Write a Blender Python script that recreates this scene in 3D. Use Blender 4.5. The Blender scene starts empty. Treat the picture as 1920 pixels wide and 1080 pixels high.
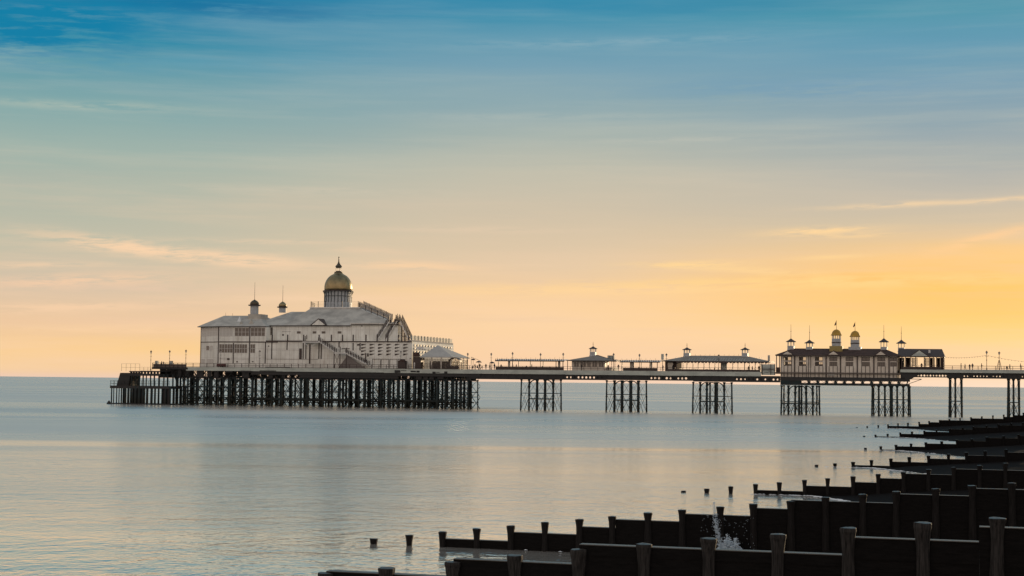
import bpy, bmesh, math, random
from mathutils import Matrix, Vector
random.seed(7)
SC = bpy.context.scene
COL = SC.collection
R = math.radians

# ------------------------------------------------------------------ camera
FPX = 3000.0
CAM_H = 8.1
PITCH, ROLL = R(3.356), R(0.63)
cam_d = bpy.data.cameras.new('camera'); cam = bpy.data.objects.new('camera', cam_d); COL.objects.link(cam)
CAM_M = Matrix.Translation((0, 0, CAM_H)) @ Matrix.Rotation(R(90)+PITCH, 4, 'X') @ Matrix.Rotation(ROLL, 4, 'Z')
cam.matrix_world = CAM_M
cam_d.sensor_width = 36.0; cam_d.lens = 36.0*FPX/1920.0
cam_d.clip_start = 0.5; cam_d.clip_end = 200000
SC.camera = cam

# ------------------------------------------------------------------ view
SC.view_settings.view_transform = 'Standard'; SC.view_settings.look = 'None'
SC.view_settings.exposure = 0.0; SC.view_settings.gamma = 1.0
SC.cycles.caustics_reflective = False; SC.cycles.caustics_refractive = False
SC.render.resolution_x = 1024; SC.render.resolution_y = 576

def lin(c):
    o = []
    for v in c:
        v = v/255.0
        o.append(v/12.92 if v <= 0.04045 else ((v+0.055)/1.055)**2.4)
    return tuple(o)+(1.0,)

# ------------------------------------------------------------------ sky
SUN_AZ, SUN_EL = R(33), R(4.5)      # azimuth to the right of the view (+Y towards +X)
world = bpy.data.worlds.new('World'); SC.world = world; world.use_nodes = True
def build_world():
    nt = world.node_tree; N = nt.nodes; L = nt.links; N.clear()
    def inp(node, i, v):
        if hasattr(v, 'is_output') or isinstance(v, bpy.types.NodeSocket): L.new(v, node.inputs[i])
        elif v is not None: node.inputs[i].default_value = v
    def m(op, a, b=None, c=None, clamp=False):
        n = N.new('ShaderNodeMath'); n.operation = op; n.use_clamp = clamp
        inp(n, 0, a); inp(n, 1, b); inp(n, 2, c); return n.outputs[0]
    def mr(v, a, b, c=0.0, d=1.0, kind='SMOOTHSTEP'):
        n = N.new('ShaderNodeMapRange'); n.interpolation_type = kind
        inp(n, 0, v); inp(n, 1, a); inp(n, 2, b); inp(n, 3, c); inp(n, 4, d); return n.outputs[0]
    def mix(f, a, b, mode='MIX'):
        n = N.new('ShaderNodeMix'); n.data_type = 'RGBA'; n.blend_type = mode
        inp(n, 0, f); inp(n, 6, a); inp(n, 7, b); return n.outputs[2]
    def ramp(f, stops):
        n = N.new('ShaderNodeValToRGB'); e = n.color_ramp.elements
        stops = sorted(stops)
        while len(e) < len(stops): e.new(1.0)
        for k, (p, c) in enumerate(stops): e[k].position = p; e[k].color = lin(c)
        inp(n, 0, f); return n.outputs[0]
    def noise(vec, scale=1.0, detail=4, rough=0.55):
        n = N.new('ShaderNodeTexNoise'); n.inputs['Scale'].default_value = scale
        n.inputs['Detail'].default_value = detail; n.inputs['Roughness'].default_value = rough
        L.new(vec, n.inputs['Vector']); return n.outputs[0]
    def comb(x, y, z=0.0):
        n = N.new('ShaderNodeCombineXYZ'); inp(n, 0, x); inp(n, 1, y); inp(n, 2, z); return n.outputs[0]
    tc = N.new('ShaderNodeTexCoord'); sp = N.new('ShaderNodeSeparateXYZ'); L.new(tc.outputs['Generated'], sp.inputs[0])
    X, Y, Z = sp.outputs
    az = m('MULTIPLY', m('ARCTAN2', X, Y), 57.29578)
    el = m('MULTIPLY', m('ARCSINE', Z), 57.29578)
    # a gentle bend makes the bands of colour drift instead of lying dead level
    wob = m('MULTIPLY', m('SUBTRACT', noise(comb(m('MULTIPLY', az, .05), m('MULTIPLY', el, .35), 3.1), 1, 3), .5), 1.5)
    elw = m('ADD', el, m('MULTIPLY', wob, mr(el, 1.0, 7.0)))
    t = m('DIVIDE', elw, 15.0, clamp=True)
    def st(h, rows): return [(max(0.0, math.degrees(math.atan((h-y)/FPX))/15.0), c) for y, c in rows]
    left = ramp(t, st(706, [(706, (236, 202, 178)), (690, (245, 205, 155)), (655, (249, 205, 140)), (605, (238, 200, 160)), (540, (212, 192, 168)),
        (470, (192, 188, 167)), (390, (178, 183, 167)), (300, (158, 177, 168)), (225, (136, 169, 168)), (150, (100, 155, 166)), (90, (36, 136, 164)), (40, (8, 126, 163)), (0, (4, 114, 158))]))
    mid = ramp(t, st(716, [(716, (242, 208, 182)), (680, (247, 207, 168)), (610, (249, 210, 164)), (545, (247, 207, 158)), (500, (228, 200, 166)),
        (440, (214, 194, 166)), (390, (203, 190, 168)), (320, (189, 187, 171)), (250, (163, 176, 171)), (190, (140, 167, 174)), (120, (116, 158, 177)), (60, (96, 152, 175)), (15, (56, 140, 170)), (0, (40, 134, 168))]))
    right = ramp(t, st(726, [(726, (243, 218, 195)), (690, (248, 212, 166)), (640, (254, 210, 140)), (590, (255, 202, 114)), (530, (255, 196, 102)), (495, (250, 200, 128)), (470, (232, 196, 146)),
        (430, (208, 190, 162)), (385, (194, 184, 168)), (320, (168, 173, 171)), (250, (136, 160, 172)), (170, (112, 154, 176)), (90, (90, 151, 177)), (30, (70, 146, 168)), (0, (60, 138, 163))]))
    front = mix(mr(az, -16.0, 1.0), left, mid)
    front = mix(mr(az, 1.0, 17.0), front, right)
    # ---- streaked high cloud
    warm = ramp(t, [(0.0, (248, 214, 190)), (.2, (247, 208, 172)), (.38, (224, 198, 170)), (.55, (196, 194, 178)), (.72, (160, 180, 182)), (.88, (124, 166, 182)), (1.0, (80, 150, 178))])
    v1 = comb(m('ADD', m('MULTIPLY', az, .055), m('MULTIPLY', el, .06)), m('MULTIPLY', elw, .62), 0.0)
    n1 = noise(v1, 1.0, 5, .55)
    f1 = m('MULTIPLY', mr(n1, .46, .76), mr(el, 5.0, 9.0, .42, .34))
    col = mix(f1, front, warm)
    v2 = comb(m('MULTIPLY', az, .10), m('MULTIPLY', el, 1.9), 7.7)
    n2 = noise(v2, 1.0, 8, .62)
    col = mix(m('MULTIPLY', mr(n2, .44, .78), .27), col, warm)
    # darker teal veil in between
    cool = ramp(t, [(0.0, (226, 190, 170)), (.3, (205, 186, 165)), (.55, (150, 168, 168)), (.8, (74, 142, 166)), (1.0, (0, 114, 160))])
    n3 = noise(comb(m('MULTIPLY', az, .05), m('MULTIPLY', elw, .8), 21.3), 1.0, 6, .6)
    col = mix(m('MULTIPLY', mr(n3, .48, .74), .24), col, cool)
    # named streaks: azimuth, elevation, half length, half width, slope, strength, colour
    def px(x, y):
        h = 705.3+.011*x
        return math.degrees(math.atan((x-960)/FPX)), math.degrees(math.atan((h-y)/FPX))
    fr = noise(comb(m('MULTIPLY', az, .6), m('MULTIPLY', m('SUBTRACT', el, m('MULTIPLY', az, .03)), 5.0), 1.7), 1.0, 6, .65)
    frm = mr(fr, .33, .57)
    edge = m('MULTIPLY', m('SUBTRACT', noise(comb(m('MULTIPLY', az, .5), m('MULTIPLY', el, 1.6), 4.4), 1.0, 5, .6), .5), .9)
    for (x, y, hl, hw, sl, s, c) in [
        (1700, 392, 2.6, .10, .035, .55, (255, 216, 165)), (1900, 388, 1.8, .08, .05, .45, (255, 216, 165)),
        (1540, 438, 1.7, .13, .05, .9, (255, 214, 156)), (1600, 447, 1.6, .08, .02, .5, (255, 214, 156)),
        (1290, 497, 1.8, .12, .03, .8, (255, 214, 150)), (1400, 508, 2.6, .13, -.05, .55, (255, 214, 150)), (1560, 486, 1.2, .08, .04, .5, (255, 214, 150)),
        (1860, 455, 2.0, .17, .26, .6, (255, 205, 150)), (1500, 533, 8.0, .22, .02, .8, (255, 212, 140)), (1100, 545, 5.0, .16, .01, .55, (255, 213, 155)),
        (250, 470, 3.2, .26, -.10, .9, (250, 211, 172)), (430, 488, 2.8, .22, -.06, .9, (250, 211, 172)), (780, 498, 2.2, .17, -.02, .8, (248, 208, 165)), (690, 470, 1.6, .12, -.03, .4, (240, 204, 170)),
        (140, 532, 3.6, .24, .06, .85, (244, 204, 168)), (110, 583, 4.0, .18, .05, .75, (247, 208, 170)), (330, 545, 3.5, .14, .0, .35, (236, 200, 172)),
        (60, 505, 2.6, .10, .03, .5, (248, 210, 172)), (480, 455, 3.0, .09, .01, .4, (240, 206, 172)), (560, 560, 3.4, .12, .02, .4, (248, 210, 175)), (880, 430, 4.2, .12, .01, .3, (236, 206, 176)), (230, 620, 4.5, .14, .01, .45, (252, 212, 168)), (600, 360, 5.0, .14, .0, .3, (214, 200, 178)), (1050, 215, 5.5, .12, .01, .25, (186, 192, 182)),
        (140, 212, 3.6, .16, .02, .45, (190, 196, 178)), (1150, 75, 5.5, .16, .02, .35, (156, 182, 190)), (1300, 262, 4.5, .12, .02, .3, (196, 194, 180)), (330, 15, 4.6, .30, -.02, .8, (0, 104, 152)),
        (60, 62, 4.4, 1.0, .10, 1.3, (0, 124, 164)), (350, 125, 6.0, .30, .04, .32, (92, 156, 180)), (1500, 170, 6.0, .4, .0, .25, (84, 144, 184))]:
        a0, e0 = px(x, y)
        da = m('SUBTRACT', az, a0)
        de = m('SUBTRACT', m('SUBTRACT', el, e0), m('MULTIPLY', da, sl))
        de = m('ADD', de, m('MULTIPLY', edge, hw*1.6))
        q = m('ADD', m('POWER', m('ABSOLUTE', m('DIVIDE', da, hl)), 2.0), m('POWER', m('ABSOLUTE', m('DIVIDE', de, hw)), 2.0))
        g = m('MULTIPLY', m('EXPONENT', m('MULTIPLY', q, -1.0)), m('MULTIPLY', frm, s), clamp=True)
        col = mix(g, col, lin(c))
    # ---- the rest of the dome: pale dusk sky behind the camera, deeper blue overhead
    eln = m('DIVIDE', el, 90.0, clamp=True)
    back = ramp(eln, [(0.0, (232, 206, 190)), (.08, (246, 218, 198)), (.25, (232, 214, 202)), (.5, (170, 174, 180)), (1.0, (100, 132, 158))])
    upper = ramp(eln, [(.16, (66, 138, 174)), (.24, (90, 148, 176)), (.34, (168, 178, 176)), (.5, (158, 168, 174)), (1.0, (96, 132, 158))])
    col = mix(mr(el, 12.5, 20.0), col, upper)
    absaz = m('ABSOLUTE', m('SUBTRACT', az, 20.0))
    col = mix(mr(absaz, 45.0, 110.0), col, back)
    # ---- glow round the low sun outside the frame on the right
    sdir = (math.sin(SUN_AZ)*math.cos(SUN_EL), math.cos(SUN_AZ)*math.cos(SUN_EL), math.sin(SUN_EL))
    dn = N.new('ShaderNodeVectorMath'); dn.operation = 'DOT_PRODUCT'; L.new(tc.outputs['Generated'], dn.inputs[0]); dn.inputs[1].default_value = sdir
    glow = m('MULTIPLY', mr(dn.outputs['Value'], .972, 1.0), 1.0)
    col = mix(glow, col, (1.5, .95, .45, 1))
    # physical sky adds a little of its own scattered light
    sky = N.new('ShaderNodeTexSky'); sky.sky_type = 'NISHITA'; sky.sun_disc = False
    sky.sun_elevation = SUN_EL; sky.sun_rotation = SUN_AZ
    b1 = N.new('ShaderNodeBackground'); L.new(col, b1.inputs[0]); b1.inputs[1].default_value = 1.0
    b2 = N.new('ShaderNodeBackground'); L.new(sky.outputs[0], b2.inputs[0]); b2.inputs[1].default_value = 0.004
    add = N.new('ShaderNodeAddShader'); L.new(b1.outputs[0], add.inputs[0]); L.new(b2.outputs[0], add.inputs[1])
    out = N.new('ShaderNodeOutputWorld'); L.new(add.outputs[0], out.inputs[0])
build_world()

# ------------------------------------------------------------------ sun
sun_d = bpy.data.lights.new('sun', 'SUN'); sun = bpy.data.objects.new('sun', sun_d); COL.objects.link(sun)
sun_d.energy = 2.1; sun_d.angle = R(0.5); sun_d.color = (1.0, .74, .46)
sv = Vector((math.sin(SUN_AZ)*math.cos(SUN_EL), math.cos(SUN_AZ)*math.cos(SUN_EL), math.sin(SUN_EL)))
sun.rotation_euler = sv.to_track_quat('Z', 'Y').to_euler()

# ------------------------------------------------------------------ frames
K = 0.30
TH = math.atan2(-K, 1.0)
EU = Vector((math.cos(TH), math.sin(TH), 0)); EV = Vector((-math.sin(TH), math.cos(TH), 0))
PIER_O = Vector((0, 460, 0))
CAM_P = Vector((0, 0, CAM_H)); CAM_R = CAM_M.to_3x3()
def ray(px, py): return CAM_R @ Vector(((px-960)/FPX, (540-py)/FPX, -1.0))
class Frame:
    def __init__(s, o, th):
        s.o = Vector(o); s.th = th
        s.eu = Vector((math.cos(th), math.sin(th), 0)); s.ev = Vector((-math.sin(th), math.cos(th), 0))
    def world(s, p): return s.o + s.eu*p[0] + s.ev*p[1] + Vector((0, 0, p[2]))
    def at(s, px, py, v=0.0):                 # where the sight line meets the vertical plane v
        d = ray(px, py); t = ((s.o-CAM_P).dot(s.ev)+v)/d.dot(s.ev)
        p = CAM_P+d*t-s.o
        return p.dot(s.eu), p.z
    def U(s, px, v=0.0, py=690): return s.at(px, py, v)[0]
    def Z(s, px, py, v=0.0): return s.at(px, py, v)[1]
PF = Frame(PIER_O, TH)
U, Z = PF.U, PF.Z
def ground_pt(px, py, z=0.0):
    d = ray(px, py); t = (z-CAM_H)/d.z; return CAM_P+d*t

# ------------------------------------------------------------------ materials
MATS = {}
def mat(name, col, rough=.6, metal=0.0, var=.25, scale=3.0, bump=0.0, spec=.5, stretch=(1, 1, 1), second=None, seam=None):
    if name in MATS: return MATS[name]
    m_ = bpy.data.materials.new(name); m_.use_nodes = True; nt = m_.node_tree; N = nt.nodes; L = nt.links
    b = N['Principled BSDF']; b.inputs['Roughness'].default_value = rough; b.inputs['Metallic'].default_value = metal
    b.inputs['Specular IOR Level'].default_value = spec
    tc = N.new('ShaderNodeTexCoord'); mp = N.new('ShaderNodeMapping'); L.new(tc.outputs['Object'], mp.inputs[0]); mp.inputs['Scale'].default_value = stretch
    n = N.new('ShaderNodeTexNoise'); n.inputs['Scale'].default_value = scale; n.inputs['Detail'].default_value = 6; n.inputs['Roughness'].default_value = .65
    L.new(mp.outputs[0], n.inputs['Vector'])
    cr = N.new('ShaderNodeValToRGB'); e = cr.color_ramp.elements
    s2 = second or tuple(c*(1-var) for c in col)
    e[0].position = .35; e[0].color = tuple(s2)+(1,); e[1].position = .62; e[1].color = tuple(min(1, c*(1+var*.35)) for c in col)+(1,)
    L.new(n.outputs[0], cr.inputs[0]); L.new(cr.outputs[0], b.inputs['Base Color'])
    if seam:          # joints between boards, and rusty run-off streaks below fixings
        m2 = N.new('ShaderNodeMapping'); L.new(tc.outputs['Object'], m2.inputs[0]); m2.inputs['Scale'].default_value = (1.3, 1.3, .16)
        n2 = N.new('ShaderNodeTexNoise'); n2.inputs['Scale'].default_value = 1.0; n2.inputs['Detail'].default_value = 5; L.new(m2.outputs[0], n2.inputs['Vector'])
        r2 = N.new('ShaderNodeValToRGB'); r2.color_ramp.elements[0].position = .60; r2.color_ramp.elements[1].position = .78
        r2.color_ramp.elements[1].color = (.55, .55, .55, 1); L.new(n2.outputs[0], r2.inputs[0])
        st_ = N.new('ShaderNodeMix'); st_.data_type = 'RGBA'; L.new(r2.outputs[0], st_.inputs[0]); L.new(cr.outputs[0], st_.inputs[6]); st_.inputs[7].default_value = (.34, .24, .17, 1)
        sx = N.new('ShaderNodeSeparateXYZ'); L.new(tc.outputs['Object'], sx.inputs[0])
        def mm(op, a, v):
            q = N.new('ShaderNodeMath'); q.operation = op; L.new(a, q.inputs[0]); q.inputs[1].default_value = v; return q.outputs[0]
        ln = mm('LESS_THAN', mm('FRACT', mm('MULTIPLY', sx.outputs[0], 1/seam), 0), .09)
        lz = mm('LESS_THAN', mm('FRACT', mm('MULTIPLY', sx.outputs[2], 1/2.9), 0), .03)
        mxn = N.new('ShaderNodeMath'); mxn.operation = 'MAXIMUM'; L.new(ln, mxn.inputs[0]); L.new(lz, mxn.inputs[1])
        mx = N.new('ShaderNodeMix'); mx.data_type = 'RGBA'; L.new(mm('MULTIPLY', mxn.outputs[0], .3), mx.inputs[0]); L.new(st_.outputs[2], mx.inputs[6]); mx.inputs[7].default_value = (.2, .17, .15, 1)
        L.new(mx.outputs[2], b.inputs['Base Color'])
    if bump:
        bp = N.new('ShaderNodeBump'); bp.inputs['Strength'].default_value = bump; bp.inputs['Distance'].default_value = .02
        L.new(n.outputs[0], bp.inputs['Height']); L.new(bp.outputs[0], b.inputs['Normal'])
    MATS[name] = m_; return m_
M_WHITE = mat('white_painted_boards', (.81, .82, .77), .7, var=.18, scale=.35, stretch=(1, 1, .6), second=(.69, .69, .63), seam=1.45, spec=.3)
M_WHITE2 = mat('white_painted_metal', (.70, .70, .67), .8, var=.15, scale=1.5)
M_CREAM = mat('cream_boards', (.68, .64, .56), .65, var=.2, scale=.6, stretch=(1, 1, .5), second=(.56, .51, .44))
M_TRIM = mat('dark_painted_trim', (.045, .03, .028), .5, var=.3)
M_ROOF = mat('weathered_lead_roof', (.47, .455, .405), .8, var=.28, scale=.28, stretch=(1, 1, 1), second=(.32, .31, .28))
M_KROOF = mat('grey_kiosk_roof', (.24, .225, .20), .85, var=.25, scale=.5)
M_BROOF = mat('brown_felt_roof', (.075, .048, .042), .9, var=.3, scale=.8, spec=.2, second=(.05, .034, .03))
M_IRON = mat('weathered_iron', (.009, .024, .027), .6, var=.45, scale=.7, second=(.008, .009, .010), spec=.3)
M_BLACK = mat('tarred_iron', (.010, .011, .013), .6, var=.4)
M_FASCIA = mat('grey_green_fascia', (.46, .51, .47), .55, var=.22, scale=.6, stretch=(.4, 1, 1), second=(.34, .38, .355))
M_GOLD = mat('gilded_dome', (.30, .24, .13), .42, metal=.85, var=.3, scale=.7)
M_BRONZE = mat('dull_bronze', (.10, .085, .055), .45, metal=.5, var=.3)
M_YELLOW = mat('yellow_painted_dome', (.46, .27, .03), .5, metal=.15, var=.3, scale=1.0)
M_OCHRE = mat('ochre_painted_base', (.33, .26, .09), .6, var=.2)
M_BLUEG = mat('blue_grey_boards', (.40, .43, .45), .5, var=.15, scale=.9)
M_DECK = mat('deck_planks', (.12, .10, .085), .8, var=.3, stretch=(.1, 4, 1))
M_CLOTH = mat('dark_clothing', (.02, .02, .024), .9, var=.2)
M_CLOTH2 = mat('brown_clothing', (.07, .045, .035), .9, var=.2)
M_CLOTH3 = mat('blue_clothing', (.025, .035, .06), .9, var=.2)
M_CANVAS = mat('pale_canvas', (.44, .43, .40), .85, var=.12, scale=.8)
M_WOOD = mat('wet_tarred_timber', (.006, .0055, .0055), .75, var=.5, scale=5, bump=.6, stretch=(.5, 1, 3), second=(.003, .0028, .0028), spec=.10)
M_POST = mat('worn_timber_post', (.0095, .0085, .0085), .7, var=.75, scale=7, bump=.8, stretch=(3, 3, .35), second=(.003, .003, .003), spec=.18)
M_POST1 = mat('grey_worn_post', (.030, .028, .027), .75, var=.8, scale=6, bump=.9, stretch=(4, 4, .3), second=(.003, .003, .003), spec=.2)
M_WET = mat('wet_end_grain', (.04, .034, .028), .4, var=.4, scale=9, spec=.6)
M_BEACH = mat('wet_shingle', (.0065, .0055, .0055), .95, spec=.08, var=.5, scale=6, bump=.8)
def tide_mat():
    nt = M_IRON.node_tree; N = nt.nodes; L = nt.links; b = N['Principled BSDF']
    old = b.inputs['Base Color'].links[0].from_socket
    g = N.new('ShaderNodeNewGeometry'); sp = N.new('ShaderNodeSeparateXYZ'); L.new(g.outputs['Position'], sp.inputs[0])
    n = N.new('ShaderNodeTexNoise'); n.inputs['Scale'].default_value = .8; L.new(g.outputs['Position'], n.inputs['Vector'])
    a = N.new('ShaderNodeMath'); a.operation = 'MULTIPLY_ADD'; L.new(n.outputs[0], a.inputs[0]); a.inputs[1].default_value = -2.4; L.new(sp.outputs[2], a.inputs[2])
    r_ = N.new('ShaderNodeMapRange'); L.new(a.outputs[0], r_.inputs[0]); r_.inputs[1].default_value = 1.6; r_.inputs[2].default_value = .4
    mx = N.new('ShaderNodeMix'); mx.data_type = 'RGBA'; L.new(r_.outputs[0], mx.inputs[0]); L.new(old, mx.inputs[6]); mx.inputs[7].default_value = (.006, .010, .007, 1)
    L.new(mx.outputs[2], b.inputs['Base Color'])
tide_mat()
def pane_mat(name, tint, trans):
    m_ = bpy.data.materials.new(name); m_.use_nodes = True; nt = m_.node_tree; N = nt.nodes; L = nt.links
    b = N['Principled BSDF']; b.inputs['Base Color'].default_value = tint+(1,); b.inputs['Roughness'].default_value = .12
    tr = N.new('ShaderNodeBsdfTransparent'); mx = N.new('ShaderNodeMixShader'); mx.inputs[0].default_value = trans
    L.new(b.outputs[0], mx.inputs[1]); L.new(tr.outputs[0], mx.inputs[2]); L.new(mx.outputs[0], N['Material Output'].inputs[0]); return m_
M_GLASS = pane_mat('dusty_glass', (.15, .13, .11), .0)
M_GLASSB = pane_mat('pale_blind_glass', (.5, .5, .47), .0)
M_MESH = pane_mat('grey_mesh_infill', (.28, .29, .29), .45)
M_CLEAR = pane_mat('clear_glass', (.10, .09, .08), .72)
M_FOAM = mat('white_foam', (.72, .76, .78), .6, var=.2, scale=20)
def lamp_mat():
    m_ = bpy.data.materials.new('lit_lamp'); m_.use_nodes = True; N = m_.node_tree.nodes
    b = N['Principled BSDF']; b.inputs['Emission Color'].default_value = (1, .75, .45, 1); b.inputs['Emission Strength'].default_value = 3.0
    return m_
M_LIT = lamp_mat()

# ------------------------------------------------------------------ mesh building
ORG = {}
def setp(o, label=None, cat=None, group=None, kind=None):
    if label: o['label'] = label
    if cat: o['category'] = cat
    if group: o['group'] = group
    if kind: o['kind'] = kind
    return o
def thing(name, label, cat, p=(0, 0, 0), group=None, F=PF):
    o = bpy.data.objects.new(name, None); COL.objects.link(o); o.empty_display_size = .3
    o.location = F.world(p); o.rotation_euler = (0, 0, F.th)
    ORG[o] = Vector(p); return setp(o, label, cat, group)
class MB:
    def __init__(s): s.v = []; s.f = []
    def poly(s, verts, faces):
        b = len(s.v); s.v += [tuple(p) for p in verts]; s.f += [tuple(b+i for i in f) for f in faces]; return s
    def box(s, u0, u1, v0, v1, z0, z1):
        if u0 > u1: u0, u1 = u1, u0
        if v0 > v1: v0, v1 = v1, v0
        if z0 > z1: z0, z1 = z1, z0
        return s.poly([(u0, v0, z0), (u1, v0, z0), (u1, v1, z0), (u0, v1, z0), (u0, v0, z1), (u1, v0, z1), (u1, v1, z1), (u0, v1, z1)],
                      [(0, 3, 2, 1), (4, 5, 6, 7), (0, 1, 5, 4), (1, 2, 6, 5), (2, 3, 7, 6), (3, 0, 4, 7)])
    def bar(s, a, b, w, h=None):               # square bar between two points
        a = Vector(a); b = Vector(b); d = (b-a); 
        if d.length < 1e-6: return s
        d.normalize(); up = Vector((0, 0, 1)) if abs(d.z) < .95 else Vector((0, 1, 0))
        x = d.cross(up).normalized(); y = x.cross(d).normalized(); h = h or w
        vs = [p+x*sx*w/2+y*sy*h/2 for p in (a, b) for sx, sy in ((-1, -1), (1, -1), (1, 1), (-1, 1))]
        return s.poly(vs, [(0, 1, 2, 3), (7, 6, 5, 4), (0, 4, 5, 1), (1, 5, 6, 2), (2, 6, 7, 3), (3, 7, 4, 0)])
    def tube(s, a, b, r0, r1=None, n=8):
        a = Vector(a); b = Vector(b); r1 = r0 if r1 is None else r1; d = (b-a).normalized()
        up = Vector((0, 0, 1)) if abs(d.z) < .95 else Vector((0, 1, 0)); x = d.cross(up).normalized(); y = x.cross(d).normalized()
        vs = [p+(x*math.cos(2*math.pi*i/n)+y*math.sin(2*math.pi*i/n))*r for p, r in ((a, r0), (b, r1)) for i in range(n)]
        fs = [(i, (i+1) % n, n+(i+1) % n, n+i) for i in range(n)]+[tuple(range(n-1, -1, -1)), tuple(range(n, 2*n))]
        return s.poly(vs, fs)
    def lathe(s, c, prof, n=16, ph=0.0, sq=1.0):
        vs = []; 
        for r, z in prof:
            for i in range(n):
                a = 2*math.pi*i/n+ph; vs.append((c[0]+r*math.cos(a), c[1]+r*sq*math.sin(a), c[2]+z))
        fs = []
        for k in range(len(prof)-1):
            for i in range(n): fs.append((k*n+i, k*n+(i+1) % n, (k+1)*n+(i+1) % n, (k+1)*n+i))
        fs += [tuple(range(n-1, -1, -1)), tuple((len(prof)-1)*n+i for i in range(n))]
        return s.poly(vs, fs)
    def prism(s, pts, z0, z1):
        n = len(pts); vs = [(p[0], p[1], z0) for p in pts]+[(p[0], p[1], z1) for p in pts]
        return s.poly(vs, [(i, (i+1) % n, n+(i+1) % n, n+i) for i in range(n)]+[tuple(range(n-1, -1, -1)), tuple(range(n, 2*n))])
    def frust(s, p0, z0, p1, z1):
        n = len(p0); vs = [(p[0], p[1], z0) for p in p0]+[(p[0], p[1], z1) for p in p1]
        return s.poly(vs, [(i, (i+1) % n, n+(i+1) % n, n+i) for i in range(n)]+[tuple(range(n-1, -1, -1)), tuple(range(n, 2*n))])
    def gable(s, u0, u1, v0, v1, z0, z1):       # triangular front prism, ridge runs along v
        um = (u0+u1)/2
        return s.poly([(u0, v0, z0), (u1, v0, z0), (um, v0, z1), (u0, v1, z0), (u1, v1, z0), (um, v1, z1)],
                      [(0, 1, 2), (5, 4, 3), (0, 3, 4, 1), (1, 4, 5, 2), (2, 5, 3, 0)])
    def hip(s, u0, u1, v0, v1, z0, z1, a, b=None):   # ridge along u, inset a (left) and b (right)
        b = a if b is None else b; vm = (v0+v1)/2
        return s.poly([(u0, v0, z0), (u1, v0, z0), (u1, v1, z0), (u0, v1, z0), (u0+a, vm, z1), (u1-b, vm, z1)],
                      [(0, 1, 5, 4), (1, 2, 5), (2, 3, 4, 5), (3, 0, 4), (3, 2, 1, 0)])
    def build(s, name, m_, parent=None, smooth=False, F=PF, org=None, **kw):
        if not s.v: return None
        o_ = ORG[parent] if parent is not None else Vector(org or (0, 0, 0))
        me = bpy.data.meshes.new(name); me.from_pydata([(p[0]-o_[0], p[1]-o_[1], p[2]-o_[2]) for p in s.v], [], s.f)
        bm = bmesh.new(); bm.from_mesh(me); bmesh.ops.recalc_face_normals(bm, faces=bm.faces); bm.to_mesh(me); bm.free()
        me.materials.append(m_)
        if smooth:
            for p in me.polygons: p.use_smooth = True
        o = bpy.data.objects.new(name, me); COL.objects.link(o)
        if parent is not None: o.parent = parent; ORG[o] = Vector(ORG[parent])
        else: o.location = F.world(o_); o.rotation_euler = (0, 0, F.th); ORG[o] = Vector(o_)
        return setp(o, **kw)
WF = Frame((0, 0, 0), 0.0)
def copy_tree(o, parent=None):
    c = o.copy(); COL.objects.link(c); c.parent = parent
    if o in ORG: ORG[c] = ORG[o]
    for ch in list(o.children): copy_tree(ch, c)
    return c
def dup(root, p, label, rz=0.0, F=PF, group=None, sc=1.0):
    c = copy_tree(root); c.location = F.world(p); c.rotation_euler = (0, 0, F.th+rz); c['label'] = label; c.scale = (sc, sc, sc)
    if group: c['group'] = group
    return c

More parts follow.
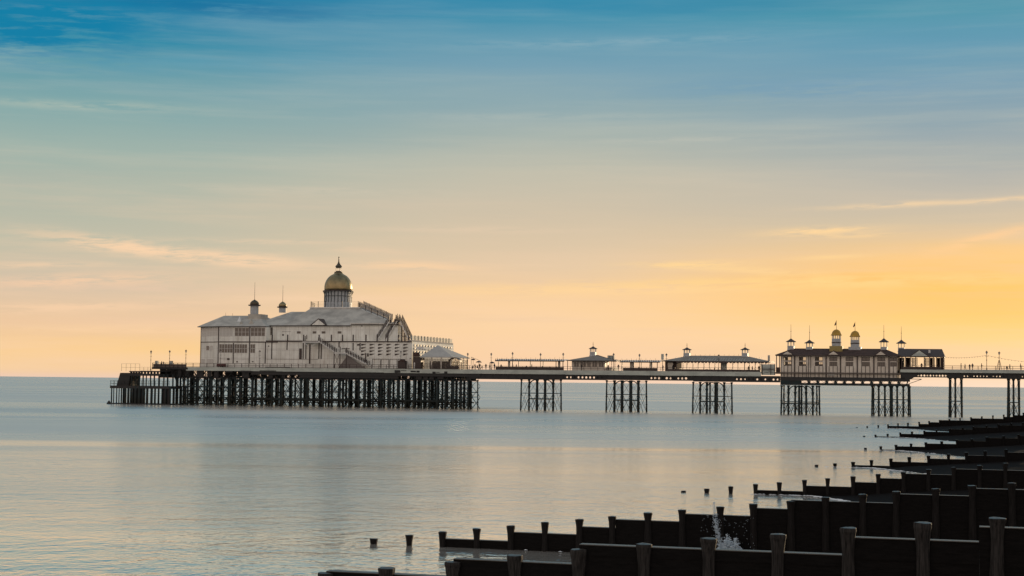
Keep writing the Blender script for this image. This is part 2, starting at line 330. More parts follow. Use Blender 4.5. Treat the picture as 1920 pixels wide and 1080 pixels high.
# ================================================================== SETTING: sea
def sea():
    me = bpy.data.meshes.new('sea'); bm = bmesh.new()
    xs = [-60000, -8000, -2000, -600, -200, 0, 200, 600, 2000, 8000, 60000]; ys = [-3000, -200, 0, 100, 300, 600, 1500, 5000, 20000, 90000]
    g = [[bm.verts.new((x, y, 0)) for x in xs] for y in ys]
    for j in range(len(ys)-1):
        for i in range(len(xs)-1): bm.faces.new((g[j][i], g[j][i+1], g[j+1][i+1], g[j+1][i]))
    bm.to_mesh(me); bm.free()
    m_ = bpy.data.materials.new('sea_water'); m_.use_nodes = True; nt = m_.node_tree; N = nt.nodes; L = nt.links
    b = N['Principled BSDF']; b.inputs['Base Color'].default_value = (.74, .69, .61, 1); b.inputs['Metallic'].default_value = .66; b.inputs['Roughness'].default_value = .12; b.inputs['IOR'].default_value = 1.75
    geo = N.new('ShaderNodeNewGeometry')
    def noise(sc, det, rough, strx=1.0, rot=0.0, dist=0.0):
        mp = N.new('ShaderNodeMapping'); mp.inputs['Scale'].default_value = (strx, 1, 1); mp.inputs['Rotation'].default_value = (0, 0, rot)
        L.new(geo.outputs['Position'], mp.inputs[0])
        n = N.new('ShaderNodeTexNoise'); n.inputs['Scale'].default_value = sc; n.inputs['Detail'].default_value = det; n.inputs['Roughness'].default_value = rough
        n.inputs['Distortion'].default_value = dist
        L.new(mp.outputs[0], n.inputs['Vector']); return n.outputs[0]
    def mth(op, a, bb=None):
        n = N.new('ShaderNodeMath'); n.operation = op
        for i, q in enumerate((a, bb)):
            if q is None: continue
            if isinstance(q, (int, float)): n.inputs[i].default_value = q
            else: L.new(q, n.inputs[i])
        return n.outputs[0]
    def mrn(v, a, bb, c, d):
        n = N.new('ShaderNodeMapRange'); n.interpolation_type = 'SMOOTHSTEP'; L.new(v, n.inputs[0])
        for i, q in enumerate((a, bb, c, d)): n.inputs[i+1].default_value = q
        return n.outputs[0]
    rip = noise(1.9, 2, .5, 1.25, .12, .5)          # ripples
    chop = noise(.5, 3, .5, 1.1, -.1, .3)          # short waves
    swell = noise(.07, 2, .5, .35, .1)             # long low swell
    patch = noise(.012, 4, .6, .22, .12, .6)       # wind lanes
    amp = mrn(patch, .36, .64, .35, 1.15)
    h = mth('ADD', mth('MULTIPLY', mth('MULTIPLY', rip, .038), amp), mth('ADD', mth('MULTIPLY', mth('MULTIPLY', chop, .11), amp), mth('MULTIPLY', swell, .14)))
    bp = N.new('ShaderNodeBump'); bp.inputs['Strength'].default_value = 1.0; bp.inputs['Distance'].default_value = 1.0
    L.new(h, bp.inputs['Height']); L.new(bp.outputs[0], b.inputs['Normal'])
    # unresolved ripples far away act as roughness; measured from the beach, in metres
    dist = N.new('ShaderNodeVectorMath'); dist.operation = 'LENGTH'; L.new(geo.outputs['Position'], dist.inputs[0])
    far = mrn(dist.outputs['Value'], 60, 330, .07, .28)
    lane = mrn(noise(.012, 4, .6, .14, -.05, .5), .38, .62, -.05, .09)
    L.new(mth('ADD', far, lane), b.inputs['Roughness'])
    me.materials.append(m_); o = bpy.data.objects.new('sea', me); COL.objects.link(o); setp(o, kind='structure'); return o
sea()

# ================================================================== groynes
GK = Vector((1, -K, 0)).normalized(); GN = Vector((K, 1, 0)).normalized()
GROYNES = [
 dict(d0=(611, 39.0), nxt=2015, pw=.34, posts=[(611,1074),(725,1064.5),(849.5,1053.5),(965.5,1041),(1085.7,1029.5),(1207.7,1019.5),(1328.6,1009.5),(1459,1001.5),(1590,989.5),(1729.7,980),(1870,971),(2015,960)],
      planks=[(611,849.5,1078),(849.5,1085.7,1054.5),(1085.7,1590,1032.5),(1590,1836,1013.5),(1836,2030,993)], label='nearest timber groyne running across the bottom edge of the view'),
 dict(w=(701,1020), pw=.35, posts=[(701,1009.8),(767.7,1003),(830,996.7),(894,991),(957.8,985.4),(1022,979),(1086.7,973.3),(1148,968),(1215,961.3),(1279,955.8),(1350.7,950),(1412.6,944.8),(1482.8,939.3),(1548,932.4),(1617.5,926.6),(1680.4,921.4),(1754.3,916.3),(1822.7,910.4),(1897,905.6),(1970,900)],
      planks=[(830,957.8,1013.2),(957.8,1086.7,1001),(1086.7,1154,989.5),(1154,1279,977),(1279,1412.6,966.5),(1412.6,1482.8,954.5),(1482.8,1680.4,941.5),(1680.4,1822.7,929),(1822.7,1980,918.7)], label='second timber groyne from the front with a wave splashing against it'),
 dict(w=(1281.7,923), pw=.34, posts=[(1281.7,920),(1325.3,916.3),(1370.3,912),(1416.8,907.7),(1461.4,904.3),(1508.5,900),(1552,896.7),(1599.6,893.3),(1646.7,888.8),(1693.8,885),(1741,880),(1788,876),(1836.8,872.6),(1885,868.5),(1935,864.5)],
      planks=[(1416.8,1508.5,920.7),(1508.5,1599.6,912.5),(1599.6,1646.7,905),(1646.7,1693.8,897.7),(1693.8,1788,889.8),(1788,1940,881.6)], label='third timber groyne from the front with three lone stumps off its end'),
 dict(w=(1531,874.9), pw=.34, posts=[(1531,871.6),(1565.6,868.8),(1599.6,866),(1634,862.7),(1670.5,860),(1705,857),(1741,854.4),(1778.4,851.3),(1812,848),(1847,845.5),(1886.3,842.4),(1925,839)],
      planks=[(1599.6,1670.5,873.3),(1670.5,1741,866.8),(1741,1812,861),(1812,1886.3,854.7),(1886.3,1930,848.6)], label='fourth timber groyne from the front, midway up the beach'),
 dict(w=(1622.7,843.9), pw=.34, posts=[(1622.7,839.8),(1651.5,836.8),(1680,834),(1708.3,831.8),(1736,829.4),(1765.7,827.5),(1794.5,824.8),(1822.4,823),(1850.4,819.3),(1881.7,817.2),(1910,814.7),(1940,812)],
      planks=[(1651.5,1680,843.4),(1680,1736,837.7),(1736,1794.5,832.5),(1794.5,1850.4,827.4),(1850.4,1910,822),(1910,1945,817.8)], label='fifth timber groyne from the front, low dark wall below the two farthest'),
 dict(w=(1620.4,819.3), pw=.32, posts=[(1620.4,817.2),(1641.6,815),(1664.4,813.5),(1688,811),(1710,809.2),(1733,807.6),(1756,806),(1780.8,804),(1805,801.2),(1825,799.8),(1850,797.5),(1872,795.2),(1896,793.5),(1918,792),(1942,790)],
      planks=[(1641.6,1688,818.8),(1688,1733,814),(1733,1780.8,810),(1780.8,1825,805.6),(1825,1872,802),(1872,1945,798.2)], label='sixth timber groyne from the front, second farthest from the camera'),
 dict(w=(1606.7,802.2), pw=.32, posts=[(1606.7,801.2),(1626,799.2),(1646.7,797.3),(1665,795.8),(1683.8,793.9),(1702.4,792.7),(1723.4,791),(1742,789.4),(1762,787.5),(1780,785.8),(1800,784),(1820.5,782.3),(1841,780.8),(1861.6,779),(1882,777.4),(1900,776),(1919,774),(1940,772)],
      planks=[(1665,1723.4,799.2),(1723.4,1742,795.2),(1742,1762,792),(1762,1820.5,788.4),(1820.5,1882,785),(1882,1900,781.8),(1900,1945,779)], label='farthest timber groyne, its wall reaching the feet of the pier'),
]
GF = []
for gi, g in enumerate(GROYNES):
    if 'w' in g: P0 = ground_pt(*g['w'])
    else:
        px0, Y0 = g['d0']; d = ray(px0, 1074); P0 = CAM_P+d*(Y0/d.y); P0.z = 0
    F = Frame((P0.x, P0.y, 0), TH); GF.append(F); g['F'] = F
SHORE = []
def shore_s(F, g):     # along the groyne: where its top stands 2.2 m over the water
    for (a, b, y) in g['planks']:
        for q in range(5):
            px = a+(b-a)*q/5; u, z = F.at(px, y, 0)
            if z > 2.25: return u
    return F.at(g['planks'][-1][1], 900)[0]
rg = random.Random(3)
for gi, g in enumerate(GROYNES):
    F = g['F']; sh = shore_s(F, g); SHORE.append(F.world((sh, 0, 0)))
    gr = thing('timber_groyne', g['label'], 'groyne', (0, 0, 0), 'timber groynes down the beach', F=F)
    pw = g['pw']
    for k, (px, py) in enumerate(g['posts']):
        u, z = F.at(px, py, 0)
        zb = -1.5
        w = pw*rg.uniform(.94, 1.06)
        mb = MB()
        # worn post: wide head, eroded waist where the shingle rubs, thicker again below
        prof = []
        wa = rg.uniform(.55, .95)
        for t, q in ((0, 1.04), (.04, 1.10), (.12, 1.08), (.2, 1.0), (.34, .93), (.5, .86), (.8, .78), (1.2, .80), (1.7, .88), (2.6, .96)):
            prof.append((q, z-t*wa))
        prof = [p for p in prof if p[1] > zb+.3]+[(.98, zb)]
        lean = (rg.uniform(-.012, .012), rg.uniform(-.01, .01))
        vs = []; n = 8
        for q, zz in prof:
            for i in range(n):
                a = 2*math.pi*i/n+math.pi/8; sx = math.cos(a)/math.cos(math.pi/8); sy = math.sin(a)/math.cos(math.pi/8)
                sx = max(-1, min(1, sx*1.0)); sy = max(-1, min(1, sy*1.0))
                j = rg.uniform(-.02, .02)
                vs.append((u+(sx*q+j)*w/2+(zz-z)*lean[0], (sy*q+j)*w/2+(zz-z)*lean[1], zz))
        # slightly domed, uneven head
        c0 = len(vs); 
        for i in range(n): vs[i] = (vs[i][0], vs[i][1], vs[i][2]+rg.uniform(-.012, .012))
        vs.append((u, 0, z+.02))
        fs = []
        for r_ in range(len(prof)-1):
            for i in range(n): fs.append((r_*n+i, r_*n+(i+1) % n, (r_+1)*n+(i+1) % n, (r_+1)*n+i))
        for i in range(n): fs.append((i, c0, (i+1) % n))
        mb.poly(vs, fs)
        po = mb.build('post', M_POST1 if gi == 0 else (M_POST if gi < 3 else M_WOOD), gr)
        po.data.materials.append(M_WET)
        for pl_ in po.data.polygons:
            if len(pl_.vertices) == 3 or (pl_.center.z > z-.03 and abs(pl_.normal.z) > .8): pl_.material_index = 1
    for (a, b, y) in g['planks']:
        ua, ub = F.at(a, y)[0], F.at(b, y)[0]; zt = F.at((a+b)/2, y)[1]
        mb = MB(); zz = zt; k = 0
        bh = .23 if gi < 3 else .35
        while zz > -1.2:
            off = rg.uniform(-.012, .012); e = rg.uniform(0, .02)
            mb.box(ua+.001*k, ub-.001*k-.002, .02+off, .12+off, zz-bh-.004, zz-.004*(k > 0)); zz -= bh; k += 1
        MB().box(ua+.004, ub-.006, .0, .30, zt+.004, zt+.022).build('rim_light_strip', M_WET if gi < 4 else M_WOOD, gr)  # strip added along the wall top to catch the sky as a bright rim
        # walings bolted behind
        mb.box(ua+.01, ub-.01, .135, .27, zt-.5, zt-.25)
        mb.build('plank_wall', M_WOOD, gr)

# ---- beach: shingle bank, one bay between each pair of groynes; the shingle piles up on one side of each
SPX = [None, (1290, 1026), (1535, 927), (1640, 876), (1690, 846), (1700, 820), (1690, 802.5)]
BAYS = []
def beach():
    me = bpy.data.meshes.new('beach'); bm = bmesh.new(); rb = random.Random(5)
    cols = [-14, -8, -4, -2, -1, -.4, 0, .5, 1.2, 2, 3, 5, 8, 12, 18, 26, 40, 60, 100, 180]
    def bay(F, u0, v0, v1, slope, cap):
        rows = []; n = max(2, int(abs(v1-v0)/1.5)+1)
        for k in range(n+1):
            v = v0+(v1-v0)*k/n; sh = u0+min(cap, slope*abs(v-v0))+math.sin(v*.7)*.5+math.sin(v*1.9+1)*.2; r_ = []
            for c in cols:
                z = c*.11 if c < 0 else (c*.075 if c < 26 else 1.95+min(1.2, (c-26)*.03))
                z += rb.uniform(-.05, .05) if c > .6 else 0
                w = F.world((sh+c, v, z)); r_.append(bm.verts.new(w))
            rows.append(r_)
        for a, b in zip(rows, rows[1:]):
            for i in range(len(cols)-1): bm.faces.new((a[i], a[i+1], b[i+1], b[i]))
    for k in range(1, 7):
        F = GROYNES[k]['F']; F2 = GROYNES[k-1]['F']
        P = ground_pt(*SPX[k]); u0 = (P-F.o).dot(F.eu); dist = (F.o-F2.o).dot(F.ev)
        BAYS.append((F, u0)); bay(F, u0, 0.0, -dist+.3, .62, 15)
    F = GROYNES[0]['F']; bay(F, F.U(1150, 0, 1060), 0, -60, .3, 12)
    F = GROYNES[6]['F']; bay(F, F.U(1830, 0, 780), .4, 260, .12, 60)
    bmesh.ops.recalc_face_normals(bm, faces=bm.faces)
    bm.to_mesh(me); bm.free(); me.materials.append(M_BEACH)
    for p in me.polygons: p.use_smooth = True
    o = bpy.data.objects.new('beach', me); COL.objects.link(o); setp(o, kind='structure')
beach()

# ---- wash of foam along the feet of the groynes, and the splash
def foam():
    rf = random.Random(9); vs = []; fs = []
    for F, u0 in BAYS:
        for _ in range(110):
            q = abs(rf.gauss(0, 3.2)); u = u0+.62*q+rf.gauss(0, .16)-.1; vv = -q-.12
            if rf.random() < .3: u = u0-abs(rf.gauss(0, 2.0)); vv = -.1-abs(rf.gauss(0, .15))
            L_ = rf.uniform(.08, .35); W_ = rf.uniform(.03, .09); c = F.world((u, vv, .03)); b0 = len(vs)
            m6 = 6
            for i in range(m6):
                a = 2*math.pi*i/m6; q2 = rf.uniform(.7, 1.2)
                vs.append(tuple(c+F.eu*math.cos(a)*L_*q2+F.ev*math.sin(a)*W_*q2))
            vs.append((c.x, c.y, .03+rf.uniform(.02, .06)))
            for i in range(m6): fs.append((b0+i, b0+(i+1) % m6, b0+m6))
    me = bpy.data.meshes.new('foam'); me.from_pydata(vs, [], fs); me.materials.append(M_FOAM)
    o = bpy.data.objects.new('foam', me); COL.objects.link(o)
    setp(o, 'thin white wash of foam at the water edge between the groynes', 'foam', kind='stuff')
foam()
def splash(name, g, pxs, label, n, base_py, peak=None, spread=8.0):
    F = g['F']; rs = random.Random(11); mb = MB()
    def drop(u, v, z, r):
        mb.lathe((u, v, z), [(r*.1, -r), (r*.8, -r*.55), (r, 0), (r*.75, r*.6), (r*.1, r)], 5, rs.uniform(0, 3))
    x0, x1 = pxs
    for _ in range(n):                                   # the breaking mound
        t = rs.random(); px = x0+(x1-x0)*t; top = math.sin(math.pi*(t**.8))*(.8+.12*math.sin(px*.37)+.08*math.sin(px*1.3))+.08
        u = F.U(px, -.6, base_py); v = -.6+rs.gauss(0, .16)
        z = -.02+abs(rs.random()**1.25)*top*peak_h*rs.uniform(.8, 1.2)
        drop(u+rs.gauss(0, .03), v, z, rs.uniform(.010, .036))
    if peak:
        for _ in range(int(n*.13)):                      # thin jet thrown up by the wall
            t = rs.random()**1.7; py = base_py+(peak[1]-base_py)*t
            px = peak[0]+(1-t)*14*(.5-rs.random()*.6)+rs.gauss(0, 1.2+5*t*(1-t))+(1-t)**2*14
            u, z = F.at(px, py, -.5); drop(u, -.5+rs.gauss(0, .06), z, rs.uniform(.006, .028)*(1.25-t*.6))
        for _ in range(int(n*.02)):
            px = rs.uniform(peak[0]-spread*3, x1+14); py = rs.uniform(peak[1]+22, base_py)
            u, z = F.at(px, py, -.5); drop(u, -.5+rs.gauss(0, .2), z, rs.uniform(.006, .017))
    o = mb.build(name, mat('sea_spray', (.55, .66, .74), .5, var=.2, scale=6), None, smooth=True, F=F, org=(F.U((x0+x1)/2, 0, base_py), -.5, 0))
    setp(o, label, 'splash', kind='stuff')
peak_h = 1.05
splash('wave_splash', GROYNES[1], (1340, 1403), 'white burst of spray where a wave breaks against the second groyne', 6500, 1036, (1339, 942))

# ================================================================== PIER
DZ = Z(1100, 694.5, 0)          # deck level of the seaward run
DZR = Z(1800, 693.5, 0)         # deck level of the shoreward run
UH0, UH1 = U(286), U(900)       # head
UR = U(1688); UEND = U(2150)
HV = 46.0                       # depth of the head
PV = 15.5                       # width of the run to the shore
pier = thing('pier', 'long Victorian iron pier standing on slender columns across the sea', 'pier', (0, 0, 0))
fz0 = Z(1100, 702.6, 0)
MB().box(UH0, UH1, .3, HV, DZ-.35, DZ-.02).box(UH1+.002, UR, .3, PV, DZ-.35, DZ-.02).build('deck', M_DECK, pier)
MB().box(UR+.002, UEND, .3, PV-5, DZR-.35, DZR-.02).build('deck', M_DECK, pier)
# pale edge board of the deck: in lengths, not one ruler line
mb = MB(); cuts = [349, 410, 470, 530, 600, 660, 720, 745, 812, 860, 900, 980, 1060, 1140, 1220, 1300, 1380, 1427]
for a, b in zip(cuts, cuts[1:]):
    dz = random.uniform(-.03, .03); mb.box(U(a), U(b)-.03, .0+random.uniform(-.02, .02), .28, fz0+(0.12 if a < 720 else 0)+dz, DZ)
mb.build('fascia', M_FASCIA, pier)
mb = MB()
for a, b in ((1688, 1760), (1760, 1840), (1840, 1920), (1920, 2150)): mb.box(U(a), U(b)-.03, 0, .28, Z(1800, 699, 0), DZR)
mb.build('fascia', M_FASCIA, pier)
# dark service runs and missing boards on the pale edge
mb = MB()
for (x0, x1, y0, y1) in [(452, 471, 695, 698), (487, 518, 694.6, 695.8), (740, 751, 694, 699), (752, 762, 694.4, 695.6), (770, 780, 695, 698), (781, 787, 694.8, 698.5), (811, 817, 697, 700), (833, 839, 696.4, 700), (818, 824, 697.6, 698.6), (421, 436, 695.4, 698)]:
    mb.box(U(x0), U(x1), -.06, .0-.024, Z((x0+x1)/2, y1), Z((x0+x1)/2, y0))
mb.build('cable_tray', M_BLACK, pier)

# ---- girders
def girder_plate(x0, x1, y0, y1, v, holes=None, pr=pier, m_=M_BLACK, name='girder'):
    """plate girder with a pierced web: y0 top, y1 bottom at x0..x1; holes = (px0, px1, pitch, top y, bottom y)"""
    xm = (x0+x1)/2; u0, u1 = U(x0, v), U(x1, v); zt, zb = Z(xm, y0, v), Z(xm, y1, v); mb = MB()
    mb.box(u0, u1, v-.18, v+.18, zb, zb+.16); mb.box(u0, u1, v-.18, v+.18, zt-.16, zt)
    def web(a, b, c, d): mb.box(a, b, v-.04, v+.04, c, d)
    if not holes: web(u0, u1, zb+.16, zt-.16)
    else:
        h0, h1, p, ht, hb = holes; a, b = U(h0, v), U(h1, v); zht, zhb = Z(xm, ht, v), Z(xm, hb, v)
        web(u0, a, zb+.16, zt-.16); web(b, u1, zb+.16, zt-.16)
        web(a, b, zb+.16, zhb); web(a, b, zht, zt-.16)
        n = max(1, int(round((h1-h0)/p))); w = (b-a)/n
        for i in range(n):
            c = a+w*i; r_ = min(w*.27, (zht-zhb)/2)*(.75+.5*random.random()); um = c+w/2; zm = (zht+zhb)/2
            # web round an octagonal hole
            ring = [(um+math.cos(math.pi/8+k*math.pi/4)*r_, zm+math.sin(math.pi/8+k*math.pi/4)*r_) for k in range(8)]
            for s_ in (0, 1):
                pts = [(c, zhb), (um, zhb), ring[5] if s_ else ring[5], ring[4], ring[3], ring[2], (um, zht), (c, zht)] if s_ == 0 else \
                      [(c+w, zht), (um, zht), ring[1], ring[0], ring[7], ring[6], (um, zhb), (c+w, zhb)]
                k = len(pts)
                mb.poly([(q[0], v-.03, q[1]) for q in pts]+[(q[0], v+.03, q[1]) for q in pts],
                        [tuple(range(k)), tuple(range(2*k-1, k-1, -1))]+[(i_, (i_+1) % k, k+(i_+1) % k, k+i_) for i_ in range(k)])
    s_ = u0
    while s_ < u1-.1: mb.box(s_, s_+.10, v-.16, v+.16, zb+.161, zt-.161); s_ += 2.35
    return mb.build(name, m_, pr)
def lattice(u0, u1, zb, zt, v, p=1.1, w=.10, chord=.28, name='lattice_girder', m_=M_BLACK):
    mb = MB(); mb.box(u0, u1, v-.15, v+.15, zb, zb+chord*.7); mb.box(u0, u1, v-.15, v+.15, zt-chord, zt)
    n = max(1, int((u1-u0)/p)); q = (u1-u0)/n
    for i in range(n):
        a = u0+q*i
        mb.bar((a, v-.03, zb+.1), (a+q, v-.03, zt-.1), w, .06); mb.bar((a+q, v+.04, zb+.1), (a, v+.04, zt-.1), w, .06)
    return mb.build(name, m_, pier)
girder_plate(880, 1137, 701.6, 711.5, .6, (1060, 1132, 7.2, 704.8, 708.8))
girder_plate(1137, 1300, 703, 713.2, .6, (1218, 1290, 7.4, 706.8, 711))
girder_plate(1300, 1463, 704.4, 716.2, .6, (1378, 1462, 7.6, 709.2, 712.8))
girder_plate(880, 1052, 701.6, 711.5, 3.2)
# back girders stay open so the light comes through the pierced web
for (a, b, y0, y1) in ((1137, 1300, 703.6, 712.8), (1300, 1463, 705, 715.6)):
    lattice(U(a), U(b), Z((a+b)/2, y1, .6), Z((a+b)/2, y0, .6), 12.5, p=3.4, w=.08)
girder_plate(1688, 1776, 698, 707.6, .6, (1719, 1776, 6.0, 702.4, 706)); girder_plate(1776, 1888, 699, 709.8, .6, (1805, 1884, 6.0, 704.2, 706.8)); girder_plate(1888, 2150, 700.4, 712, .6, (1914, 1990, 6.0, 705.6, 708.4))
lattice(U(1776), UEND, Z(1850, 709.5, .6), Z(1850, 699.6, .6), 9.5, p=3.4, w=.08)
# girder carrying the panelled pavilion
MB().box(U(1463), U(1706), .2, .5, Z(1580, 714.5, .2), Z(1580, 707.5, .2)).build('edge_beam', M_BLACK, pier)
gz0, gz1 = Z(1580, 723, .4), Z(1580, 714.4, .4)
mb = MB(); mb.box(U(1463), U(1706), .25, .6, gz0, gz0+.55)
uu = U(1500); 
while uu < U(1706)-2.3:
    p = 2.38
    pts = [(uu+p*.5+math.cos(a)*p*.46, gz1-.02-math.sin(a)*1.02) for a in [math.pi*i/8 for i in range(9)]]
    for (a, b) in zip(pts, pts[1:]): mb.bar((a[0], .45, a[1]), (b[0], .45, b[1]), .34, .26)
    mb.bar((uu, .45, gz0+.3), (uu+.5, .45, gz1), .16); mb.bar((uu, .45, gz0+.3), (uu-.5, .45, gz1), .16); mb.bar((uu, .45, gz0+.3), (uu, .45, gz1), .2); mb.bar((uu+p*.1, .5, gz0+.62), (uu+p*.9, .5, gz0+.62), .1)
    uu += p
mb.box(U(1463), U(1500), .3, .5, gz0, gz1)
mb.build('arched_girder', M_IRON, pier)
lattice(U(1465, 12), U(1700, 12), gz0+.1, gz1+.4, 12.0, p=2.6, w=.16)
# raking bracket and boat step at the shore end of the pavilion
MB().bar((U(1700), .5, Z(1700, 721)), (U(1728), .5, Z(1728, 711)), .14).bar((U(1704), .5, Z(1704, 710.5)), (U(1728), .5, Z(1728, 711)), .22, .16).box(U(1688), U(1708), .2, 3, Z(1700, 711), Z(1700, 700)) \
    .poly([(U(1690), .0, Z(1708, 702)), (U(1724), .0, Z(1722, 702)), (U(1700), .0, Z(1708, 715)), (U(1690), 1.9, Z(1708, 702)), (U(1724), 1.9, Z(1722, 702)), (U(1700), 1.9, Z(1708, 715))], [(0, 1, 2), (3, 5, 4), (0, 3, 4, 1), (1, 4, 5, 2), (2, 5, 3, 0)]).build('bracket', M_BLACK, pier)
# head: lattice girders under the deck in several rows
hz0, hz1 = Z(600, 711, 1), Z(600, 698.6, 1)
rr = random.Random(21)
for v in (1.0, 8.5, 17.0, 26.0, 35.0, 43.0):
    u0 = U(300 if v < 30 else 330, v); u1 = U(898 if v < 2 else 893, v)
    uu = u0; seg = []
    mb = MB(); ztop = DZ-.36; zb = hz0+rr.uniform(-.1, .35)
    mb.box(u0, u1, v-.15, v+.15, ztop-.34, ztop); mb.box(u0, u1, v-.12, v+.12, zb, zb+.2)
    while uu < u1-1.3:
        q = rr.uniform(1.5, 2.6)
        mb.bar((uu, v-.03, zb+.1), (min(u1, uu+q), v-.03, ztop-.1), rr.uniform(.12, .22), .08); mb.bar((min(u1, uu+q), v+.05, zb+.1), (uu, v+.05, ztop-.1), rr.uniform(.1, .2), .08)
        if rr.random() < .5: mb.box(uu, uu+rr.uniform(.6, 2.4), v-.05, v+.02, zb+rr.uniform(.2, .5), ztop-rr.uniform(.0, .5))
        uu += q
    mb.build('lattice_girder', M_BLACK, pier)
mb = MB(); mb.box(U(470), U(900), .35, .65, Z(680, 704.5, .5), DZ-.36); mb.box(U(560), U(745), .66, .9, Z(650, 709, .5), DZ-.36); mb.build('edge_beam', M_BLACK, pier)

# ---- trestles
WZ = -2.0
def column(mb, u, v, zt, r, batter=0.0, head=True):
    zb = WZ; h = zt-zb
    mb.tube((u+batter*h, v, zb), (u, v, zt), r*1.12, r, 8)
    if head:
        mb.tube((u, v, zt-.05), (u, v, zt-.55), r*1.9, r*1.05, 8)
        for q in (.42, .62): mb.tube((u+batter*h*q, v, zt-h*q-.08), (u+batter*h*q, v, zt-h*q+.08), r*1.45, r*1.45, 8)
def trestle(name, front, back, ytop, ybeams, arches=(), br=True, vb=9.0, thick=()):
    xm = sum(front)/len(front); zt = Z(xm, ytop, 1.2)
    t = pier
    base = bpy.data.objects.new('trestle', None); COL.objects.link(base); base.parent = pier
    base.location = (U(xm, 1.2), 1.2, 0); ORG[base] = ORG[pier]+Vector((U(xm, 1.2), 1.2, 0))
    def add(mbx, nm, m_=M_IRON): 
        o = mbx.build(nm, m_, base); return o
    cols = []
    for row, xs, v in ((0, front, 1.2), (1, back, vb)):
        for i, x in enumerate(xs):
            u = U(x, v); edge = i == 0 or i == len(xs)-1
            b = (-.016 if i == 0 else .016) if (edge and row == 0) else 0
            r_ = .30 if x in thick else (.21 if edge else .25)
            mb = MB(); column(mb, u, v, zt, r_*(1 if row == 0 else .9), b); add(mb, 'column'); cols.append((u, v, b))
    for y in ybeams:
        z = Z(xm, y[0], 1.2); f = y[1] if len(y) > 1 else (0, len(front)-1)
        mb = MB(); mb.bar((U(front[f[0]], 1.2), 1.2, z), (U(front[f[1]], 1.2), 1.2, z), .18 if len(y) < 3 else .30)
        if back: add(mb, 'tie_beam'); mb = MB(); mb.bar((U(back[0], vb), vb, z), (U(back[-1], vb), vb, z), .18)
        add(mb, 'tie_beam')
    if br:
        zz = [zt-.4]+[Z(xm, y[0], 1.2) for y in ybeams[:1]]+[.3]
        mb = MB()
        for (xa, xb) in zip(front, front[1:]):
            a, b = U(xa, 1.2), U(xb, 1.2)
            for (z1, z0) in zip(zz, zz[1:]):
                w = .05 if z0 > .5 else .09
                mb.tube((a, 1.15, z0), (b, 1.15, z1), w*.5, n=5); mb.tube((a, 1.25, z1), (b, 1.25, z0), w*.5, n=5)
        if back:
            for (xa, xb) in zip(back, back[1:]):
                a, b = U(xa, vb), U(xb, vb)
                for (z1, z0) in zip(zz, zz[1:]):
                    w = .05 if z0 > .5 else .09
                    mb.tube((a, vb, z0), (b, vb, z1), w*.5, n=5); mb.tube((a, vb+.1, z1), (b, vb+.1, z0), w*.5, n=5)
            for k in (0, -1):   # cross ties front to back
                for z in zz[:2]: mb.bar((U(front[k], 1.2), 1.2, z), (U(back[k], vb), vb, z), .14)
                mb.tube((U(front[k], 1.2), 1.2, .6), (U(back[k], vb), vb, zz[0]), .05, n=5)
        # short raking struts down by the water
        for xa in front[1:-1]:
            u = U(xa, 1.2); s_ = 1 if xa > xm else -1
            mb.tube((u+s_*.2, 1.0, zt*.36), (u+s_*1.5, 1.0, -.6), .085, n=6)
            mb.tube((u-s_*.2, 1.1, zt*.30), (u-s_*1.3, 1.1, -.6), .055, n=5)
        add(mb, 'brace')
    for (xa, xb) in arches:
        a, b = U(xa, 1.2), U(xb, 1.2); mb = MB(); zc = Z(xm, ytop+14, 1.2); pts = []
        for i in range(9):
            an = math.pi/2*i/8; pts.append((a+(b-a)*math.sin(an)**1.0, 1.2, zc+(zt-zc-.15)*(1-math.cos(an)) if True else 0))
        pts = [(a+(b-a)*(1-math.cos(math.pi/2*i/8)), 1.2, zc+(zt-zc-.15)*math.sin(math.pi/2*i/8)) for i in range(9)]
        for p, q in zip(pts, pts[1:]): mb.bar(p, q, .48, .25)
        mb.tube((a, 1.2, zc-.9), (a, 1.2, zc+.25), .26, .42, 8)
        add(mb, 'arch_bracket')
    return base
trestle('t', [978, 992.5, 1007, 1022, 1037.5, 1052], [993, 1008.5, 1023.5, 1038.5], 711.2, [(737.5,), (748, (1, 4), 1)], [(992.5, 1005), (1037.5, 1024)], thick=(1007, 1022))
trestle('t', [1138, 1152, 1166, 1184, 1198, 1212], [1153.5, 1168, 1181.5, 1196], 713.2, [(740,), (750.5, (1, 4), 1)], [(1152, 1166), (1198, 1184), (1166, 1175), (1184, 1175)], thick=(1166, 1184))
trestle('t', [1300, 1313, 1325.5, 1344.5, 1358, 1372], [1313.5, 1331.5, 1341, 1358.5], 716.2, [(743,), (753, (1, 4), 1)], [(1313, 1325), (1358, 1345), (1325.5, 1335), (1344.5, 1335)], thick=(1325.5, 1344.5))
trestle('t', [1465.5, 1478.5, 1491, 1498.5, 1511.5, 1524, 1536], [1470, 1478, 1503, 1512, 1531.5], 722.6, [(754,), (757, (0, 6), 1)], [(1478.5, 1491), (1524, 1511.5), (1491, 1498), (1511.5, 1503)], thick=(1498.5,))
trestle('t', [1635.5, 1647.5, 1659, 1670, 1682, 1693.5, 1705.5], [1638, 1672.5, 1703], 723.4, [(749.5,)], (), thick=(1670,))
trestle('t', [1780.5, 1791, 1801.5], [1782.5, 1803.5], 708, [(752.5,)], ())
trestle('t', [1890, 1900, 1909], [1892, 1911], 710.5, [(755,)], ())
trestle('t', [2010, 2020, 2030], [2012, 2032], 712.5, [(758,)], ())

